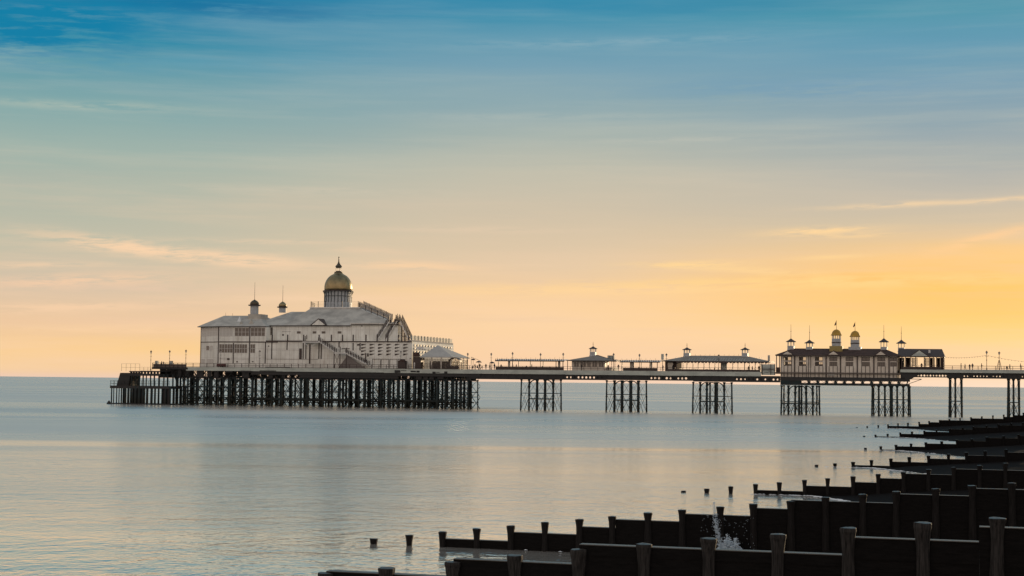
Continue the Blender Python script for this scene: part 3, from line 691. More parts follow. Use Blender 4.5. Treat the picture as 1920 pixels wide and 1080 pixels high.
# ---- forest of piles under the head
fp = [(332, .45), (345, .3), (353, .42), (365, .3), (372, .35), (385, .3), (397, .62), (411, .28), (420, .34), (432, .55), (443, .3), (452, .62), (474, .55), (492, .55), (511, .5), (529, .42), (548, .28), (565, .5), (577, .3), (606.5, .45), (624, .3), (638, .42), (655, .34), (674, .36), (684, .5),
      (700, .42), (715, .34), (731, .42), (747, .42), (761, .42), (777, .5), (791, .38), (805.5, .42), (820.5, .45), (835.5, .40), (850.5, .42), (865, .42), (878.5, .40), (896, .24)]
npile = 0; stuffmb = MB(); rp = random.Random(33)
ztp = hz0+.3
for x, r_ in fp:
    u = U(x, 1.1); mb = MB(); column(mb, u, 1.1, ztp, r_*.72, .016 if x == 896 else 0); mb.build('pile', M_IRON, pier); npile += 1
    if rp.random() < .8 and x < 740:      # arched haunch at the pile head
        for s_ in (-1, 1):
            pts = [(u+s_*(.2+1.1*(1-math.cos(math.pi/2*i/5))), 1.1, ztp-1.5+1.4*math.sin(math.pi/2*i/5)) for i in range(6)]
            for p, q in zip(pts, pts[1:]): stuffmb.bar(p, q, .22, .2)
for v, sp, r0 in ((8.5, 4.6, .30), (17, 4.6, .30), (26, 4.7, .28), (35, 4.6, .28), (43, 4.8, .28)):
    u = U(335 if v < 30 else 345, v)+rp.uniform(0, 2)
    while u < U(886, v):
        uu = u+rp.uniform(-.8, .8); mb = stuffmb if npile >= 100 else MB()
        column(mb, uu, v, ztp+rp.uniform(0, .3), r0*rp.uniform(.85, 1.35), head=v < 20)
        if mb is not stuffmb: mb.build('pile', M_IRON, pier); npile += 1
        u += sp*(1 if uu > U(740) else .92)
sb = stuffmb.build('pile_row', M_IRON, pier); sb['kind'] = 'stuff'
mb = MB()
for (v, y, x0, x1, w) in [(1.1, 725.5, 333, 470, .42), (1.1, 733, 470, 700, .18), (1.1, 749, 470, 690, .42), (1.1, 748.5, 690, 745, .3), (1.1, 751.5, 745, 838, .35), (1.1, 743, 690, 896, .16), (1.1, 735.5, 822, 896, .22), (8.5, 735, 345, 820, .2), (8.5, 751, 345, 890, .34), (17, 748, 340, 880, .3), (26, 755, 345, 880, .3), (35, 752, 345, 880, .28), (1.1, 757, 340, 470, .3), (1.1, 744, 820, 880, .16), (1.1, 748, 820, 880, .16), (1.1, 741, 345, 470, .16)]:
    z = Z((x0+x1)/2, y, v); mb.bar((U(x0, v), v, z), (U(x1, v), v, z), w)
mb.build('tie_beam', M_IRON, pier)
mb = MB()
for row, v, x0, x1, sp in ((0, 1.3, 340, 896, 4.7), (1, 8.6, 345, 888, 4.6), (2, 17.1, 345, 884, 4.6), (3, 35.1, 345, 884, 4.6)):
    u = U(x0, v)
    while u < U(x1, v)-1.6:
        for (za, zb_) in ((6.8, 9.3), (3.6, 6.6), (.2, 3.4)):
            if rp.random() < .82:
                w = rp.choice((.05, .07, .09)) if za > 1 else rp.choice((.06, .1, .14))
                mb.tube((u, v, za), (u+sp*.5, v, zb_), w, n=5); mb.tube((u+sp*.5, v+.1, za), (u, v+.1, zb_), w, n=5)
        u += sp*.5
mb.build('brace', M_IRON, pier)
mb = MB()     # a few raking timbers
for (xa, ya, xb, yb, w) in [(497, 731, 512, 711, .3), (553, 711, 563, 731, .25), (440, 718, 452, 709, .3), (497, 752, 513, 722, .22), (715, 757, 705, 720, .2), (737, 711, 731, 730, .25), (832, 741, 826, 752, .25), (848, 762, 838, 748, .22), (425, 745, 432, 755, .2)]:
    mb.bar((U(xa, .9), .9, Z(xa, ya, .9)), (U(xb, .9), .9, Z(xb, yb, .9)), w)
mb.build('raking_strut', M_IRON, pier)

# ---- stepped seaward end and landing stage (nearer than the head)
LV = -6.0
def UL(x): return U(x, LV)
def ZL(x, y): return Z(x, y, LV)
stage = thing('landing_stage', 'dark timber landing stage with railings at the seaward end of the pier', 'landing stage', (UL(265), LV, 0))
MB().box(UL(207), UL(318), LV, LV+8, ZL(260, 728.5), ZL(260, 723.5)).build('platform', M_BLACK, stage)
for i, (x, w) in enumerate([(209.5, .32), (213.5, .25), (219, .28), (223.5, .25), (228, .35), (235, .5), (241, .6), (249, .4), (255, .7), (262, .75), (269, .6), (276, .55), (285, .5), (291, .45), (297, .3), (304, .35), (311, .45), (319, .5), (327, .3)]):
    MB().tube((UL(x), LV+.3, -2), (UL(x), LV+.3, ZL(x, 724)), w*.66, w*.6, 8).build('pile', M_IRON, stage)
    MB().tube((UL(x)+.2, LV+7, -2), (UL(x)+.2, LV+7, ZL(x, 724)), .3, .28, 8).build('pile', M_IRON, stage)
MB().box(UL(251), UL(268), LV+.5, LV+.8, ZL(260, 758), ZL(260, 728)).build('fender_wall', M_BLACK, stage)
MB().box(UL(305), UL(318), LV+.6, LV+.9, ZL(310, 758), ZL(310, 726)).build('fender_wall', M_BLACK, stage)
MB().box(UL(203.5), UL(322), LV-.6, LV+8, -.6, ZL(260, 756.5)).poly([(UL(203.5), LV-.6, ZL(205, 756.5)), (UL(210), LV-.6, ZL(205, 756.5)), (UL(207), LV-.6, ZL(205, 751)), (UL(203.5), LV, ZL(205, 756.5)), (UL(210), LV, ZL(205, 756.5)), (UL(207), LV, ZL(205, 751))], [(0, 1, 2), (3, 5, 4), (0, 3, 4, 1), (1, 4, 5, 2), (2, 5, 3, 0)]).build('base_slab', M_BLACK, stage)
# raking wall at the outer end
MB().poly([(UL(217), LV+.5, ZL(217, 725)), (UL(240), LV+.5, ZL(240, 725)), (UL(243), LV+.5, ZL(243, 699)), (UL(224), LV+.5, ZL(224, 699)),
           (UL(217), LV+7, ZL(217, 725)), (UL(240), LV+7, ZL(240, 725)), (UL(243), LV+7, ZL(243, 699)), (UL(224), LV+7, ZL(224, 699))],
          [(0, 1, 2, 3), (7, 6, 5, 4), (0, 4, 5, 1), (1, 5, 6, 2), (2, 6, 7, 3), (3, 7, 4, 0)]).build('raking_wall', M_BLACK, stage)
mb = MB(); mb.box(UL(224), UL(300), LV+.3, LV+7, ZL(260, 704.5), ZL(260, 700.5)); mb.box(UL(241), UL(262), LV+.3, LV+7, ZL(260, 697.2), ZL(260, 695.6))
mb.box(UL(262), UL(300), LV+.3, LV+7, ZL(280, 697.2), ZL(280, 695.2))
for x in (243, 248, 253, 258, 263, 269, 275, 281, 287, 293): mb.box(UL(x), UL(x+2.2), LV+.3, LV+1, ZL(x, 701), ZL(x, 695.8))
mb.build('upper_platform', M_BLACK, stage)
for x, w in [(246, .42), (253.5, .32), (260, .42), (267, .38), (273, .3), (281, .36), (288, .4), (297, .5), (306, .4), (313, .45), (323, .4)]:
    MB().tube((UL(x), LV+.6, ZL(x, 724)), (UL(x), LV+.6, ZL(x, 702)), w*.6, n=8).build('pile', M_IRON, stage)
def rail(x0, x1, ybot, ytop, v, step, parent, m_=M_BLACK, rails=(0, .5, 1), w=.07, name='railing', z=None, wires=False):
    u0, u1 = U(x0, v), U(x1, v); xm = (x0+x1)/2; zb, zt = (Z(xm, ybot, v), Z(xm, ytop, v)) if z is None else z
    mb = MB(); n = max(1, int(round((u1-u0)/step)))
    for i in range(n+1):
        u = u0+(u1-u0)*i/n; mb.box(u-w*.6, u+w*.6, v-w*.6, v+w*.6, zb, zt)
    for r_ in rails:
        if r_ == 0: continue
        mb.box(u0, u1, v-w*.4, v+w*.4, zb+(zt-zb)*r_-w*.5, zb+(zt-zb)*r_+w*.5)
    if wires:
        k = int((u1-u0)/.45)
        for i in range(k): u = u0+(u1-u0)*i/k; mb.box(u-.012, u+.012, v-.012, v+.012, zb, zt)
    return mb.build(name, m_, parent)
rail(208, 318, 724, 714, LV+.2, 1.2, stage, M_IRON)
rail(228, 262, 696, 682, LV+.4, 1.6, stage, M_BLACK, w=.05); rail(262, 285, 695.4, 688.5, LV+.4, 1.6, stage, M_BLACK, w=.05)
rail(208, 250, 724, 715, LV+6.8, 1.3, stage, M_IRON)
# ---- railings of the deck
rail(286, 349, 691, 682.4, -.05, 1.5, pier, M_TRIM, z=(DZ-.2, DZ+1.15), w=.12)
MB().box(U(287), U(348), .08, .14, DZ-.1, DZ+.85).build('rail_panel', mat('grey_boarding', (.12, .10, .09), .7), pier)
MB().box(U(285), U(352), -.1, .3, DZ-.75, DZ-.2).build('edge_beam', M_BLACK, pier)
rail(349, 880, 690, 682, -.08, 2.35, pier, M_TRIM, z=(DZ, DZ+1.15), w=.11, rails=(0, .12, .55, 1))
rail(880, 1456, 690, 682, -.08, 2.0, pier, M_TRIM, z=(DZ, DZ+1.05), w=.08)
MB().box(U(930), U(1057), .05, .12, DZ, DZ+.9).box(U(1168), U(1232), .05, .12, DZ, DZ+.85).box(U(1250), U(1425), .05, .12, DZ, DZ+.55).build('windbreak_panel', M_TRIM, pier)
rail(1690, 2150, 690, 682, -.08, 2.2, pier, M_TRIM, z=(DZR, DZR+1.1), w=.06)
rail(1770, 2150, 690, 682, 10.2, 2.2, pier, M_TRIM, z=(DZR, DZR+1.1), w=.06)
# far side kerb of the promenade, in white
MB().box(U(1756), UEND, 8.8, 9.1, DZR, DZR+.22).build('kerb', M_WHITE2, pier)

# ================================================================== MAIN PAVILION
VL, VU = 4.0, 7.0
pav = thing('pavilion', 'large white pavilion with a golden dome at the seaward end of the pier', 'pavilion', (U(600, VL), VL, DZ))
zD = DZ
zLow = Z(640, 640.5, VL)        # top of the lower storey / terrace
zE1 = Z(440, 612, VL)           # eave of left wing
zE2 = Z(600, 610.5, VU)         # eave of upper storey
zE3 = Z(700, 608, VU)
uW0, uW1 = U(373, VL), U(498, VL); uC = U(409, VL)
# lower storey
MB().box(uW1, U(772, VL), VL, HV-4, zD, zLow).build('lower_storey', M_WHITE, pav)
# left wing with a chamfered seaward corner
plan = [(U(375, VL+5), VL+5), (uC, VL), (uW1-.004, VL), (uW1-.004, 24), (U(375, VL+5), 24)]
MB().prism(plan, zD, zE1).build('seaward_wing', M_WHITE, pav)
def off(pl, c, k): return [(c[0]+(p[0]-c[0])*k, c[1]+(p[1]-c[1])*k) for p in pl]
# wing roof
ev = [(U(371, VL+5), VL+4), (uC-.4, VL-.6), (uW1+.1, VL-.6), (uW1+.1, 24.6), (U(371, VL+5), 24.6)]
zR1 = Z(425, 592, 12); tp = [(U(418, 12), 12), (U(419, 12), 11.6), (U(484, 12), 11.6), (U(484, 12), 16), (U(418, 12), 16)]
MB().frust(ev, zE1+.06, tp, zR1).build('wing_roof', M_ROOF, pav)
MB().prism([(p[0], p[1]) for p in ev], zE1-.12, zE1+.055).build('eave_board', M_TRIM, pav)
MB().poly([(U(441, 6), 5.5, zE1+.4), (U(452, 6), 5.5, zE1+.4), (U(447, 9), 9, zR1-.3), (U(441, 6), 9, zE1+.4), (U(452, 6), 9, zE1+.4)], [(0, 1, 2), (0, 2, 3), (1, 4, 2), (3, 2, 4), (0, 3, 4, 1)]).build('dormer', M_WHITE2, pav)
MB().gable(U(447, 6), U(458, 6), 5.2, 10, zE1+.3, zE1+1.6).gable(U(465, 6), U(478, 6), 5.2, 11, zE1+.2, zE1+2.2).build('dormer', M_ROOF, pav)
MB().box(U(463, 9), U(487, 9), 9, 14, zE1+.4, Z(475, 589, 9)).build('turret_base', M_ROOF, pav)
# upper storey
uUr = U(745, VU); back = 38
planU = [(uW1+.01, VU), (uUr, VU), (U(752, 16), 16), (U(745, 30), 30), (U(700, back), back), (uW1+.01, back)]
MB().prism(planU, zLow+.02, zE2).build('upper_storey', M_WHITE, pav)
# lower linking roof (left) and great hipped roof
zP = Z(628, 578.5, 17)          # platform level
MB().hip(U(470, 8), U(640, 8), VU-.4, 30, zE2+.06, Z(530, 584.5, 18), 8.5, 3).build('linking_roof', M_ROOF, pav)
eU = [(U(530, VU-.5), VU-.5), (U(747, VU-.5), VU-.5), (U(756, 16), 16), (U(748, 30), 30.4), (U(702, back), back+.6), (U(530, back), back+.6)]
pU = [(U(580, 17), 17), (U(672, 17), 17), (U(676, 21), 21), (U(678, 26), 26), (U(676, 31), 33), (U(580, 31), 33)]
MB().frust(eU, zE2+.07, pU, zP).build('great_roof', M_ROOF, pav)
MB().box(uW1, U(656, VU-.6), VU-.6, VU-.02, zE2-.16, zE2+.05).box(U(656, VU-.6)+.002, U(747, VU-.6), VU-.6, VU-.02, zE3-.1, zE3+.1).build('eave_board', M_TRIM, pav)
MB().box(U(656, VU), uUr-.3, VU-.3, VU-.03, zE2+.02, zE3+.35).build('parapet', M_WHITE, pav)
MB().prism(off(pU, (U(628, 24), 25), 1.03), zP+.01, zP+.42).build('platform_parapet', M_WHITE2, pav)
# pediment
pd = MB().gable(U(580, VU-.9), U(611, VU-.9), VU-1.0, VU+4, zE2+.1, Z(596, 597, VU-1)); pd.build('pediment', M_TRIM, pav)
MB().gable(U(583, VU-1.05), U(608, VU-1.05), VU-1.08, VU-1.01, zE2+.14, Z(596, 599, VU-1)).build('pediment_panel', M_WHITE, pav)
# dome drum
vD = 24.5; uD = U(634, vD, 560); zDr0 = zP+.4
def zd(y): return Z(634, y, vD)
rD = abs(U(659, vD, 560)-U(609.5, vD, 560))/2
zDr1 = zd(546.5)
MB().lathe((uD, vD, 0), [(rD*.98, zDr0-.3), (rD*.98, zd(567)), (rD*.93, zd(566.8)), (rD*.93, zDr1)], 24).build('drum', M_BLUEG, pav)
mb = MB()
for i in range(24):
    a = 2*math.pi*(i+.5)/24; x, y = math.cos(a), math.sin(a)
    mb.bar((uD+x*rD*.96, vD+y*rD*.96, zDr0-.2), (uD+x*rD*.96, vD+y*rD*.96, zDr1), .16)
    mb.bar((uD+x*rD*.96, vD+y*rD*.96, zDr1-1.0), (uD+x*rD*1.07, vD+y*rD*1.07, zDr1), .1)
mb.lathe((uD, vD, 0), [(rD*.955, zd(556)), (rD*.985, zd(556)), (rD*.985, zd(555.2)), (rD*.955, zd(555.2))], 24)
mb.build('drum_frame', mat('dark_teal_frame', (.05, .065, .07), .5), pav)
MB().lathe((uD, vD, 0), [(rD*1.0, zDr1-.05), (rD*1.09, zDr1), (rD*1.09, zDr1+.12), (rD*1.0, zDr1+.3)], 32).build('drum_cornice', M_TRIM, pav)
mb = MB()
prof = []
for (xr, y) in [(24, 545), (24.3, 541), (24, 536), (23, 531), (21, 526), (18.3, 521.5), (15, 518), (12, 515.8), (9, 514.2), (7.6, 512.8), (7.2, 511.5)]:
    prof.append((xr/24.75*rD, zd(y)))
mb.lathe((uD, vD, 0), prof, 40)
mb.build('dome', M_GOLD, pav, smooth=True)
mb = MB(); s_ = rD/24.75
mb.lathe((uD, vD, 0), [(7.4*s_, zd(512.2)), (7.4*s_, zd(510)), (4.8*s_, zd(509.5)), (3.6*s_, zd(508))], 16)
for i in range(8):
    a = 2*math.pi*i/8; mb.bar((uD+math.cos(a)*5*s_, vD+math.sin(a)*5*s_, zd(510)), (uD+math.cos(a)*5*s_, vD+math.sin(a)*5*s_, zd(502)), .09)
mb.lathe((uD, vD, 0), [(4.8*s_, zd(502.6)), (4.8*s_, zd(501.4)), (6*s_, zd(500)), (5.4*s_, zd(498.6)), (3*s_, zd(495.8)), (1.6*s_, zd(493)), (.8*s_, zd(489)), (1.0*s_, zd(487)), (.4*s_, zd(485.5)), (.9*s_, zd(483.4)), (.9*s_, zd(482)), (.2*s_, zd(481))], 12)
mb.build('lantern', M_BRONZE, pav)
# turrets
def turret(x, v, ys, rpx, drum_m, dome_m, parent, name='turret'):
    # ys: base, drum top, dome base, dome top, pole top
    u = U(x, v, 580); c = (u, v, 0); zz = [Z(x, y, v) for y in ys]; s = abs(U(x+1, v, 580)-u)
    MB().lathe(c, [(rpx*s, zz[0]), (rpx*s, zz[1])], 16).build('turret_drum', drum_m, parent)
    mb = MB().lathe(c, [(rpx*s, zz[1]), (rpx*1.5*s, zz[1]+.1), (rpx*1.5*s, zz[2]), (rpx*1.1*s, zz[2]+.05)], 16)
    mb.build('turret_cornice', M_TRIM, parent)
    h = zz[3]-zz[2]; mb = MB().lathe(c, [(rpx*1.05*s, zz[2]), (rpx*1.1*s, zz[2]+h*.25), (rpx*.95*s, zz[2]+h*.5), (rpx*.6*s, zz[2]+h*.75), (rpx*.25*s, zz[2]+h*.9), (.05, zz[3])], 16)
    mb.build('turret_dome', dome_m, parent, smooth=True)
    MB().tube((u, v, zz[3]-.1), (u, v, zz[4]), .07, .035, 6).build('flagpole', M_TRIM, parent)
turret(477, 11, (592, 574, 571.5, 561.5, 529), 7, M_BLUEG, M_BRONZE, pav)
turret(529.8, 22, (586, 577.5, 575, 565, 535), 6.2, M_BLUEG, M_GOLD, pav)
# roof rails round the dome and stepped walk down the hip
def rail3(pts, h, parent, m_=M_TRIM, w=.10, step=1.7, infill=None, name='railing'):
    mb = MB()
    for a, b in zip(pts, pts[1:]):
        a = Vector(a); b = Vector(b); L_ = (b-a).length; n = max(1, int(round(L_/step)))
        for i in range(n+1): p = a+(b-a)*i/n; mb.box(p.x-w*.7, p.x+w*.7, p.y-w*.7, p.y+w*.7, p.z, p.z+h+.15)
        for q in (.25, .5, .75, 1.0): mb.bar(a+Vector((0, 0, h*q)), b+Vector((0, 0, h*q)), w*.35)
    o_r = mb.build(name, m_, parent)
    if infill:
        mb = MB()
        for a, b in zip(pts, pts[1:]):
            P = [Vector(a)+Vector((0, .1, .15)), Vector(b)+Vector((0, .1, .15)), Vector(b)+Vector((0, .1, h*.95)), Vector(a)+Vector((0, .1, h*.95))]
            mb.poly(P+[p+Vector((0, .03, 0)) for p in P], [(0, 1, 2, 3), (7, 6, 5, 4), (0, 4, 5, 1), (1, 5, 6, 2), (2, 6, 7, 3), (3, 7, 4, 0)])
        mb.build('infill', M_MESH, o_r)
    return o_r
zr = zP+.42
rail3([(U(581, 17.2), 17.2, zr), (U(608, 17.2), 17.2, zr)], 1.7, pav, step=2.6); rail3([(U(608.5, 17.2), 17.2, zr), (U(671, 17.2), 17.2, zr)], 1.7, pav, step=4.6, w=.09); rail3([(U(581, 17.2), 17.2, zr), (U(588, 28), 28, zr)], 1.7, pav, step=3.0)
rail3([(U(669.5, 17.2), 17.2, zr), (U(674, 21), 21, zr), (U(678, 25), 25, zr)], 1.7, pav, step=2.6)
hipA = (U(672, 18), 18, Z(672, 578, 18)); hipB = (U(729, 10), 10, Z(729, 602, 10))
rail3([hipA, hipB], 1.9, pav, step=3.1, w=.10, infill=True); rail3([(U(680, 22), 22, Z(680, 576, 22)), (U(735, 14), 14, Z(735, 601, 14))], 1.9, pav, step=3.1, w=.09, infill=True)
MB().poly([hipA, hipB, (U(735, 14), 14, Z(735, 601, 14)), (U(680, 22), 22, Z(680, 576, 22))]+[(p[0], p[1], p[2]-.25) for p in (hipA, hipB, (U(735, 14), 14, Z(735, 601, 14)), (U(680, 22), 22, Z(680, 576, 22)))],
          [(0, 1, 2, 3), (7, 6, 5, 4), (0, 4, 5, 1), (1, 5, 6, 2), (2, 6, 7, 3), (3, 7, 4, 0)]).build('roof_stair', M_WHITE2, pav)
# two crossing flights at the shore end of the upper storey
def flight(a, b, width, parent, m_=M_WHITE2, railm=M_TRIM, h=1.1, name='staircase', steps=10, balus=7, infill=False):
    a = Vector(a); b = Vector(b); mb = MB()
    for v in (0, width):
        o_ = Vector((0, v, 0)); mb.bar(a+o_, b+o_, .12, .30)
    for i in range(steps):
        p = a+(b-a)*(i+.5)/steps; mb.box(p.x-.16, p.x+.16, p.y, p.y+width, p.z-.03, p.z+.03)
    st = mb.build(name, m_, parent); mb = MB()
    for v in (0, width):
        o_ = Vector((0, v, 0))
        for q in (.4, .7, 1.0): mb.bar(a+o_+Vector((0, 0, h*q)), b+o_+Vector((0, 0, h*q)), .055)
        for i in range(balus+1): p = a+(b-a)*i/balus+o_; mb.box(p.x-.07, p.x+.07, p.y-.07, p.y+.07, p.z, p.z+h)
    mb.build('stair_rail', railm, st if st in ORG else parent)
    if infill:
        mb = MB()
        for v in (.0, width):
            P = [a+Vector((0, v+.12, .2)), b+Vector((0, v+.12, .2)), b+Vector((0, v+.12, h*.95)), a+Vector((0, v+.12, h*.95))]
            mb.poly(P+[p+Vector((0, .03, 0)) for p in P], [(0, 1, 2, 3), (7, 6, 5, 4), (0, 4, 5, 1), (1, 5, 6, 2), (2, 6, 7, 3), (3, 7, 4, 0)])
        mb.build('infill', M_MESH, st)
    return st
zt_ = zLow+.05
flight((U(706, 6), 6, Z(706, 639, 6)), (U(728, 6), 6, Z(728, 604, 6)), 2.2, pav, h=1.9, balus=4, infill=True)
flight((U(722, 6.5), 6.6, Z(722, 639, 6.5)), (U(744, 6.5), 6.6, Z(744, 600, 6.5)), 2.0, pav, h=1.9, balus=4, infill=True)
flight((U(767, 7), 7, Z(767, 639, 7)), (U(748, 7), 7, Z(748, 600, 7)), 2.2, pav, h=1.7, balus=4, infill=True)
mb = MB()
MB().poly([(U(724, 8.6), 8.6, zt_), (U(768, 8.6), 8.6, zt_), (U(750, 8.6), 8.6, Z(750, 602, 8.6)), (U(742, 8.6), 8.6, Z(742, 602, 8.6)), (U(724, 8.6), 8.64, zt_), (U(768, 8.6), 8.64, zt_), (U(750, 8.6), 8.64, Z(750, 602, 8.6)), (U(742, 8.6), 8.64, Z(742, 602, 8.6))], [(0, 1, 2, 3), (7, 6, 5, 4), (0, 4, 5, 1), (1, 5, 6, 2), (2, 6, 7, 3), (3, 7, 4, 0)]).build('infill', pane_mat('white_mesh_infill', (.6, .6, .58), .45), pav)
for x in (731, 739, 745, 752, 758): mb.box(U(x, 8)-.16, U(x, 8)+.16, 8, 8.3, zt_, Z(x, 599 if x < 752 else (612 if x < 755 else 624), 8))
mb.box(U(741, 7.5), U(751, 7.5), 6.5, 9.4, Z(745, 602, 8), Z(745, 600.6, 8))
for x0, x1, y in ((752, 766, 620), (752, 766, 630)): mb.box(U(x0, 8), U(x1, 8), 8, 8.08, Z(760, y+1, 8), Z(760, y, 8))
mb.build('stair_frame', M_TRIM, pav)
rail3([(U(741, 6.4), 6.4, Z(741, 601, 6.4)), (U(748, 6.4), 6.4, Z(748, 601, 6.4))], 1.6, pav, step=1.0, w=.12)
# terrace posts and edge
mb = MB()
for x in (509, 538, 568, 597, 620, 641, 661, 685, 706, 726, 746, 765): mb.box(U(x, VL+.1)-.17, U(x, VL+.1)+.17, VL+.1, VL+.34, zLow+.2, Z(x, 627.5, VL))
mb.build('terrace_post', M_TRIM, pav)
MB().box(uW1, U(772.5, VL), VL-.25, VL-.02, zLow-.12, zLow+.2).box(U(498, VL), U(520, VL), VL-.3, VL-.02, zLow-.35, zLow-.06).build('terrace_edge', M_TRIM, pav)
mb = MB(); mb.box(uW1, U(566, VL), VL-.19, VL-.03, zLow+.28, zLow+.36); mb.build('terrace_rail', M_TRIM, pav)
# rail along the receding shore-side edge of the terrace
zTe = zLow+.25
uS = U(772, VL)
MB().box(uS-1.2, uS-.05, VL+.05, HV-4.2, zLow+.01, zLow+.6).build('terrace_parapet', M_CANVAS, pav)
mb = MB()
for i in range(13):
    v = VL+.6+i*(HV-8-VL)/12; mb.box(uS-.5, uS-.2, v-.15, v+.15, zLow+.6, zLow+2.0)
mb.box(uS-.38, uS-.32, VL+.6, HV-4.4, zLow+.7, zLow+1.85); mb.build('terrace_fence', mat('grey_fence', (.16, .18, .18), .6), pav)
# posts down the facade
def vline(x, y0, y1, v=None, w=.3, m_=M_TRIM, dd=.1):
    v = VL if v is None else v
    MB().box(U(x, v)-w/2, U(x, v)+w/2, v-dd, v-.012, Z(x, y1, v), Z(x, y0, v)).build('facade_post', m_, pav)
for x, y0, y1 in [(408.5, 613, 681), (467, 613, 681), (437, 643, 681), (497, 640.5, 681), (509, 628, 673), (537.5, 640.8, 656), (568, 643, 673), (573, 641, 673), (597.5, 641, 673), (602, 645, 673), (635, 641, 651)]: vline(x, y0, y1)
vline(580.5, 645, 682, VL-2.6, .5)
vline(375.6, 613, 681, VL+4.9, .2); vline(661.5, 643, 657); vline(674.5, 643, 657); vline(685.5, 662, 682)
def hline(x0, x1, y, v=None, h=.16, m_=M_TRIM, dd=.07):
    v = VL if v is None else v; z = Z((x0+x1)/2, y, v)
    MB().box(U(x0, v), U(x1, v), v-dd, v-.02, z-h/2, z+h/2).build('band', m_, pav)
hline(410, 496, 641.2, h=.32); hline(499, 596, 673.6, h=.07); hline(410, 466, 673, h=.05); hline(528, 544, 622, VU, .06)
hline(499, 564, 656.2, h=.04); hline(640, 655, 653.5, h=.18)
# chamfer bands
c0 = Vector((U(375, VL+5), VL+5, 0)); c1 = Vector((uC, VL, 0)); cn = Vector((-(c0.y-c1.y), (c0.x-c1.x), 0)).normalized(); cn = cn if cn.y < 0 else -cn
MB().bar(c0+cn*.05+Vector((0, 0, Z(390, 641.2, 6))), c1+cn*.05+Vector((0, 0, Z(400, 641.2, 5))), .08, .22).build('band', M_TRIM, pav)
def win(parent, p, q, z0, z1, nx, nz, glass=M_GLASS, frame=M_TRIM, fw=.09, nrm=None, depth=.06, nm='window'):
    """window on the wall line p->q (plan), bars nx x nz"""
    p = Vector((p[0], p[1], 0)); q = Vector((q[0], q[1], 0)); d = (q-p).normalized(); n = nrm or Vector((d.y, -d.x, 0))
    def panel(s0, s1, a, b, o0, o1, mb):
        P = [p+d*s0+n*o0, p+d*s1+n*o0, p+d*s1+n*o1, p+d*s0+n*o1]
        mb.poly([(r_.x, r_.y, a) for r_ in P]+[(r_.x, r_.y, b) for r_ in P], [(0, 1, 2, 3), (7, 6, 5, 4), (0, 4, 5, 1), (1, 5, 6, 2), (2, 6, 7, 3), (3, 7, 4, 0)])
    Lw = (q-p).length; mb = MB()
    panel(0, Lw, z0, z0+fw, .0, depth+.02, mb); panel(0, Lw, z1-fw, z1, .0, depth+.02, mb)
    for i in range(nx+1): s = (Lw-fw)*i/nx; panel(s, s+fw, z0+fw, z1-fw, .0, depth+.01, mb)
    for j in range(1, nz): zz = z0+(z1-z0)*j/nz; panel(fw, Lw-fw, zz-fw*.4, zz+fw*.4, .0, depth, mb)
    w_ = mb.build(nm, frame, parent)
    mb = MB(); panel(fw*.5, Lw-fw*.5, z0+fw*.5, z1-fw*.5, .004, .03, mb); o = mb.build('pane', glass, w_)
    return w_
def winpx(x0, x1, y0, y1, nx, nz, v=None, **kw):
    v = VL if v is None else v; xm = (x0+x1)/2
    return win(pav, (U(x0, v), v), (U(x1, v), v), Z(xm, y1, v), Z(xm, y0, v), nx, nz, **kw)
fr_w = M_WHITE2
for (x0, x1, g_) in ((410, 435, M_GLASSB), (438.5, 466, M_GLASS), (468.5, 496, M_GLASS)): winpx(x0, x1, 614.5, 630.5, 4, 2, glass=g_, frame=fr_w, fw=.10)
winpx(410, 436, 645, 661.5, 5, 2, frame=fr_w, fw=.09); winpx(438.5, 463, 645, 662, 5, 2, frame=fr_w, fw=.09); winpx(468.5, 478, 645, 662, 2, 2, frame=fr_w, fw=.09)
winpx(504, 510, 614, 628, 2, 3, v=VU)
def chw(t0, t1, y0, y1, nx, nz, glass, frame=fr_w, fw=.09):
    p = c0+(c1-c0)*t0; q = c0+(c1-c0)*t1
    return win(pav, (p.x, p.y), (q.x, q.y), Z(390, y1, 6.5), Z(390, y0, 6.5), nx, nz, glass=glass, frame=frame, nrm=cn, fw=fw)
chw(.03, .97, 614.5, 630, 6, 2, M_GLASSB); chw(.33, .5, 648, 657, 1, 1, M_GLASS); chw(.52, .70, 648, 657, 1, 1, M_GLASSB)
chw(.02, .28, 673, 681.5, 1, 1, M_GLASSB); chw(.36, .75, 673, 681.5, 4, 1, M_GLASSB)
for x in (559, 588.5, 605.5, 635.5): winpx(x-3.4, x+3.4, 621.3, 625.3, 2, 1, v=VU, frame=M_TRIM, fw=.06, nm='vent')
for (x0, x1, y0, y1, v) in [(560.5, 565.5, 653.5, 673.5, VL), (528, 531, 626.5, 629.5, VU), (425.5, 430, 671.5, 675, VL), (443, 445.5, 677, 679.5, VL), (669, 674, 645, 648, VL), (676, 678.5, 609, 612, VU), (688, 691, 662.5, 668.5, VL), (768, 770, 671.5, 673, VL), (573.5, 574.8, 628, 636, VU), (472.5, 475, 677, 679, VL), (502, 504, 648, 650, VL)]:
    MB().box(U(x0, v), U(x1, v), v-.08, v-.004, Z((x0+x1)/2, y1, v), Z((x0+x1)/2, y0, v)).build('door' if y1-y0 > 15 else 'vent', M_TRIM, pav)
MB().box(U(500, VL), U(523, VL), VL-1, VL-.3, zD, zD+.3).box(U(525, VL), U(545, VL), VL-1, VL-.3, zD, zD+.3).build('plinth_box', M_BLACK, pav)
